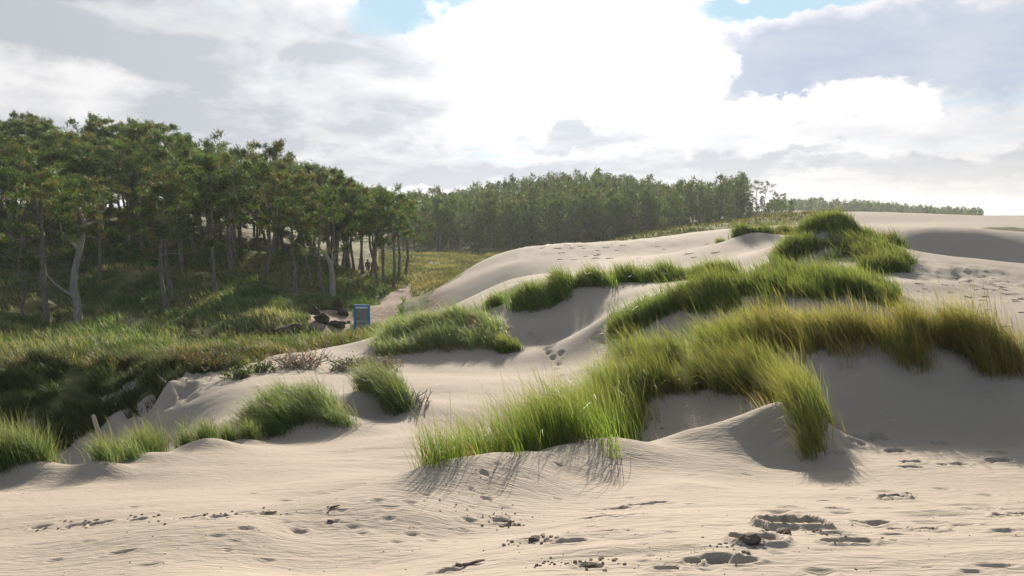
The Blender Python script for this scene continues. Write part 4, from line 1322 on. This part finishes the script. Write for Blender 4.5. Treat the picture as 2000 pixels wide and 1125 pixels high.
def twig_thing(name, label, cat, px, d, nst, hgt_, spread, mat, leaf=None, seed=1, nleaf=0):
    rnd = random.Random(seed)
    x = X(px, d)
    root = empty(name, (x, d, float(hgt(x, d)) + EYE))
    tag(root, label, cat)
    vs, fs = [], []
    tips = []
    for k in range(nst):
        bx, by = rnd.gauss(0, spread * .35), rnd.gauss(0, spread * .3)
        a = rnd.uniform(0, 6.28)
        e = (bx + math.cos(a) * spread * rnd.uniform(.3, 1), by + math.sin(a) * spread * rnd.uniform(.2, .8), hgt_ * rnd.uniform(.35, 1))
        gz = float(hgt(x + bx, d + by) - hgt(x, d))
        pth = wobble((bx, by, gz - .05), e, 4, spread * .12, rnd)
        tube(vs, fs, pth, [.016, .013, .010, .008, .004], 4, False)
        for q in range(3):
            i = rnd.randint(1, 3); p = pth[i]
            e2 = p + Vector((rnd.uniform(-1, 1), rnd.uniform(-1, 1), rnd.uniform(0, .8))) * spread * .3
            tube(vs, fs, [p, e2], [.008, .003], 3, False)
            tips += [p, e2, (p + e2) / 2]
    link('stems', poly_mesh('stems', vs, fs), mat, root)
    if nleaf:
        rn = np.random.RandomState(seed)
        ci = rn.randint(0, len(tips), nleaf)
        C = np.array([tips[i][:] for i in ci]) + rn.normal(0, .05, (nleaf, 3))
        dd = rn.normal(0, 1, (nleaf, 3)); ss = np.cross(dd, rn.normal(0, 1, (nleaf, 3)))
        dd /= np.linalg.norm(dd, axis=1, keepdims=True); ss /= np.linalg.norm(ss, axis=1, keepdims=True)
        sz = rn.uniform(.018, .05, (nleaf, 1))
        co = np.stack([C - dd * sz, C + ss * sz * .5, C + dd * sz, C - ss * sz * .5], 1).reshape(-1, 3)
        col = np.repeat(leaf[rn.randint(0, len(leaf), nleaf)] * rn.uniform(.7, 1.3, (nleaf, 1)), 4, 0)
        me = np_mesh('leaves', co, np.arange(nleaf * 4), np.arange(nleaf) * 4, col, smooth=False)
        link('leaves', me, M_TURF, root)
    return root


RUST = np.array([[.20, .085, .040], [.15, .085, .045], [.12, .11, .05], [.26, .15, .08]])
GRL = np.array([[.07, .10, .03], [.10, .12, .05], [.15, .15, .09], [.06, .08, .03]])
twig_thing('dry_shrub', 'rusty brown dry shrub with bare twigs on the pale sand ridge', 'shrub', 575, 20.2, 60, .55, .8, M_PALE, RUST, 3, 420)
twig_thing('dry_shrub', 'low green and brown shrub half buried on the sand ridge', 'shrub', 690, 20.0, 60, .34, .75, M_PALE, GRL, 4, 900)
twig_thing('dry_shrub', 'twiggy grey shrub at the right end of the sand ridge', 'shrub', 725, 20.8, 46, .28, .7, M_PALE, RUST * .6 + .06, 5, 300)
twig_thing('dry_shrub', 'reddish shrub at the lip of the shaded bank', 'shrub', 400, 20.2, 60, .4, .9, M_BARK, RUST * .7, 6, 1000)
twig_thing('dry_shrub', 'small dark green shrub on the sandy slide', 'shrub', 462, 18.6, 24, .35, .35, M_BARK, GRL, 7, 600)
twig_thing('dry_shrub', 'small dark shrub lower on the sandy slide', 'shrub', 500, 19.5, 20, .3, .3, M_BARK, GRL, 8, 450)
twig_thing('yellowed_weed', 'yellowed weed standing in the shaded pit behind the post', 'weed', 212, 15.5, 14, .6, .2, M_PALE, np.array([[.26, .20, .09], [.20, .17, .07]]), 9, 260)
twig_thing('root_tangle', 'tangle of bare pale roots at the edge of the windswept clump', 'roots', 808, 14.6, 26, .36, .3, M_PALE, None, 10, 0)

# wooden post
x0 = X(186, 11.0)
root = empty('wooden_post', (x0, 11.0, float(hgt(x0, 11.0)) + EYE))
tag(root, 'leaning weathered wooden post among the small marram tufts', 'post')
vs, fs = [], []
tube(vs, fs, [(0, 0, -.25), (-.03, 0, .2), (-.085, 0, .48), (-.15, 0, .74)], [.034, .033, .031, .028], 7)
link('shaft', poly_mesh('shaft', vs, fs, False), M_PALE, root)
vs, fs = [], []
tube(vs, fs, [(-.15, 0, .735), (-.154, .005, .76)], [.029, .018], 7)
link('split_top', poly_mesh('split_top', vs, fs, False), M_PALE, root)

# dark lumps for eroded turf and the shadows in it, by the path
for i, (px, py, sx, sz_, lab) in enumerate([(655, 606, .5, .75, 'dark upturned root plate standing on the eroded slope'), (610, 614, .6, .5, 'dark turf block left of the upturned root plate'), (668, 616, .55, .38, 'low turf block in front of the upturned root plate'),
                                           (653, 637, .85, .35, 'flat dark turf block on the pale eroded patch'), (678, 632, .2, .18, 'small dark turf block on the pale eroded patch'), (560, 650, 1.3, .38, 'wide fallen turf slab on the eroded slope'), (625, 628, .7, .5, 'jagged turf block overhanging the pale eroded patch')]):
    xx, yy = hit(px, py)
    yy = min(yy, 60); xx = X(px, yy)
    me = lump_mesh(40 + i, 3, .10, 1.0)
    co = np.array([v.co[:] for v in me.vertices])
    co += .8 * (np.stack([fbm(co[:, 0] * 1.5 + i, co[:, 2] * 1.5, 3, i), fbm(co[:, 1] * 1.5, co[:, 2] * 1.5 + i, 3, i + 9), fbm(co[:, 0] * 1.5, co[:, 1] * 1.5, 3, i + 4)], 1) - .5)
    me.vertices.foreach_set('co', co.astype(np.float32).ravel())
    o = link('turf_block', me, M_TURF_SHADE)
    o.scale = (sx * .62, sx * .4, sz_ * .75)
    o.rotation_euler = (0, RS.uniform(-.2, .2), RS.uniform(-.4, .4))
    o.location = (xx, yy, float(hgt(xx, yy)) + EYE + sz_ * .2)
    tag(o, lab, 'turf block')


# ------------------------------------------------------------------ blue framed board
def box(name, x0, x1, y0, y1, z0, z1, mat, parent, bev=.01):
    bm = bmesh.new()
    bmesh.ops.create_cube(bm, size=1)
    for v in bm.verts:
        v.co = Vector((x0 + (v.co.x + .5) * (x1 - x0), y0 + (v.co.y + .5) * (y1 - y0), z0 + (v.co.z + .5) * (z1 - z0)))
    if bev:
        bmesh.ops.bevel(bm, geom=bm.edges[:], offset=bev, segments=2, affect='EDGES')
    me = bpy.data.meshes.new(name)
    bm.to_mesh(me); bm.free()
    return link(name, me, mat, parent)


M_BLUE = mat_plain('blue_paint', (.03, .19, .41), (.04, .22, .46), 3.0, .45, .002)
M_PANEL = mat_plain('grey_panel', (.19, .20, .19), (.24, .25, .23), 3.0, .6, .002)
M_WHITE = mat_plain('white_strip', (.62, .64, .66), (.72, .73, .74), 3.0, .5, 0)
bd = 38.6
bx = X(704.5, bd)
root = empty('framed_board', (bx, bd, float(hgt(bx, bd)) + EYE))
tag(root, 'blue framed upright board with two grey panels by the sandy path', 'board')
root.rotation_euler.z = math.radians(-4)
W2 = .41
box('post', -W2, -W2 + .10, -.06, .06, -.25, 1.52, M_BLUE, root, .02)
box('post', W2 - .10, W2, -.06, .06, -.25, 1.52, M_BLUE, root, .02)
box('top_rail', -W2 + .005, W2 - .005, -.065, .065, 1.47, 1.57, M_BLUE, root, .025)
box('gap_light_strip', -W2 + .102, W2 - .102, -.035, .035, 1.385, 1.455, M_WHITE, root, .004)  # white paint for daylight showing through the gap above the panels
box('panel', -W2 + .102, W2 - .102, -.03, .03, .76, 1.38, M_PANEL, root, .004)
box('panel', -W2 + .102, W2 - .102, -.03, .03, .10, .74, M_PANEL, root, .004)
box('divider', -W2 + .102, W2 - .102, -.034, .034, .742, .758, M_WHITE, root, .002)
box('bottom_rail', -W2 + .102, W2 - .102, -.05, .05, 0, .095, M_BLUE, root, .01)


# ------------------------------------------------------------------ walkers
def skin_mesh(name, joints, edges, radii, mat, parent):
    me = bpy.data.meshes.new(name)
    me.from_pydata(joints, edges, [])
    o = bpy.data.objects.new(name, me)
    COL.objects.link(o)
    o.modifiers.new('skin', 'SKIN')
    for i, r in enumerate(radii):
        me.skin_vertices[0].data[i].radius = (r, r) if not isinstance(r, tuple) else r
        me.skin_vertices[0].data[i].use_root = (i == 0)
    s = o.modifiers.new('sub', 'SUBSURF'); s.levels = 2; s.render_levels = 2
    me.materials.append(mat)
    o.parent = parent
    return o


M_JACK = mat_plain('dark_jacket', (.012, .013, .018), (.022, .022, .028), 20, .8, .002)
M_TROU = mat_plain('khaki_trousers', (.10, .085, .055), (.13, .11, .07), 20, .9, .002)
M_SKIN = mat_plain('skin', (.42, .27, .20), (.46, .30, .22), 20, .6, 0)
M_HAIR = mat_plain('dark_hair', (.020, .015, .012), (.035, .026, .020), 30, .6, .004)


def person(px, d, rz, stride, label, h=1.74):
    x = X(px, d)
    root = empty('person', (x, d, float(hgt(x, d)) + EYE))
    root.rotation_euler.z = rz
    root.scale = (h / 1.76,) * 3
    tag(root, label, 'person', None)
    s = stride
    J = [(0, 0, .95), (0, 0, 1.12), (0, 0, 1.32), (0, 0, 1.46), (0, .01, 1.54), (0, .02, 1.64), (0, .02, 1.73),
         (.10, 0, .90), (.11, s * .5, .50), (.11, s * .55, .09), (.11, s * .55 + .14, .04),
         (-.10, 0, .90), (-.11, -s * .35, .50), (-.11, -s * .8, .10), (-.11, -s * .8 + .14, .05),
         (.19, 0, 1.40), (.25, -s * .4, 1.13), (.24, -s * .3 + .08, .90), (.23, -s * .3 + .12, .80),
         (-.19, 0, 1.40), (-.25, s * .4, 1.13), (-.24, s * .45 + .08, .90), (-.23, s * .45 + .12, .80)]
    E = [(0, 1), (1, 2), (2, 3), (3, 4), (4, 5), (5, 6), (0, 7), (7, 8), (8, 9), (9, 10), (0, 11), (11, 12), (12, 13), (13, 14), (3, 15), (15, 16), (16, 17), (17, 18), (3, 19), (19, 20), (20, 21), (21, 22)]
    R = [.15, .14, .15, .11, .055, .085, .06, .10, .065, .045, .04, .10, .065, .045, .04, .065, .05, .04, .035, .065, .05, .04, .035]
    skin_mesh('body', J, E, R, M_SKIN, root)
    skin_mesh('trousers', [J[0], J[7], J[8], (J[9][0], J[9][1], .14), J[11], J[12], (J[13][0], J[13][1], .15)], [(0, 1), (1, 2), (2, 3), (0, 4), (4, 5), (5, 6)], [.165, .118, .085, .07, .118, .085, .07], M_TROU, root)
    skin_mesh('jacket', [(0, 0, 1.10), (0, 0, .88), (0, 0, 1.32), (0, 0, 1.45), J[15], J[16], J[17], J[19], J[20], J[21]], [(0, 1), (0, 2), (2, 3), (3, 4), (4, 5), (5, 6), (3, 7), (7, 8), (8, 9)],
              [.165, .175, .175, .125, .085, .07, .055, .085, .07, .055], M_JACK, root)
    skin_mesh('hair', [(0, -.005, 1.68), (0, .0, 1.745), (0, -.045, 1.62)], [(0, 1), (0, 2)], [.098, .07, .07], M_HAIR, root)


person(718, 87, 0.3, .28, 'person in a dark jacket walking just left of a pine trunk')
person(728.5, 87, -0.2, .22, 'person in a dark jacket walking just right of a pine trunk', 1.70)

# ------------------------------------------------------------------ haze
bm = bmesh.new()
bmesh.ops.create_cube(bm, size=1)
for v in bm.verts:
    v.co = Vector((v.co.x * 3200, 610 + v.co.y * 1280, 10.0 + v.co.z * 30))
hm = bpy.data.meshes.new('haze')
bm.to_mesh(hm); bm.free()
mh = bpy.data.materials.new('haze_air')
mh.use_nodes = True
t = mh.node_tree
t.nodes.clear()
pv = t.nodes.new('ShaderNodeVolumePrincipled')
pv.inputs['Color'].default_value = (.86, .92, .93, 1)
pv.inputs['Density'].default_value = .00022
pv.inputs['Anisotropy'].default_value = .35
ot = t.nodes.new('ShaderNodeOutputMaterial')
t.links.new(pv.outputs[0], ot.inputs['Volume'])
hz = link('haze', hm, mh)
tag(hz, 'thin bright sea haze hanging over dunes and woods', 'haze', kind='stuff')
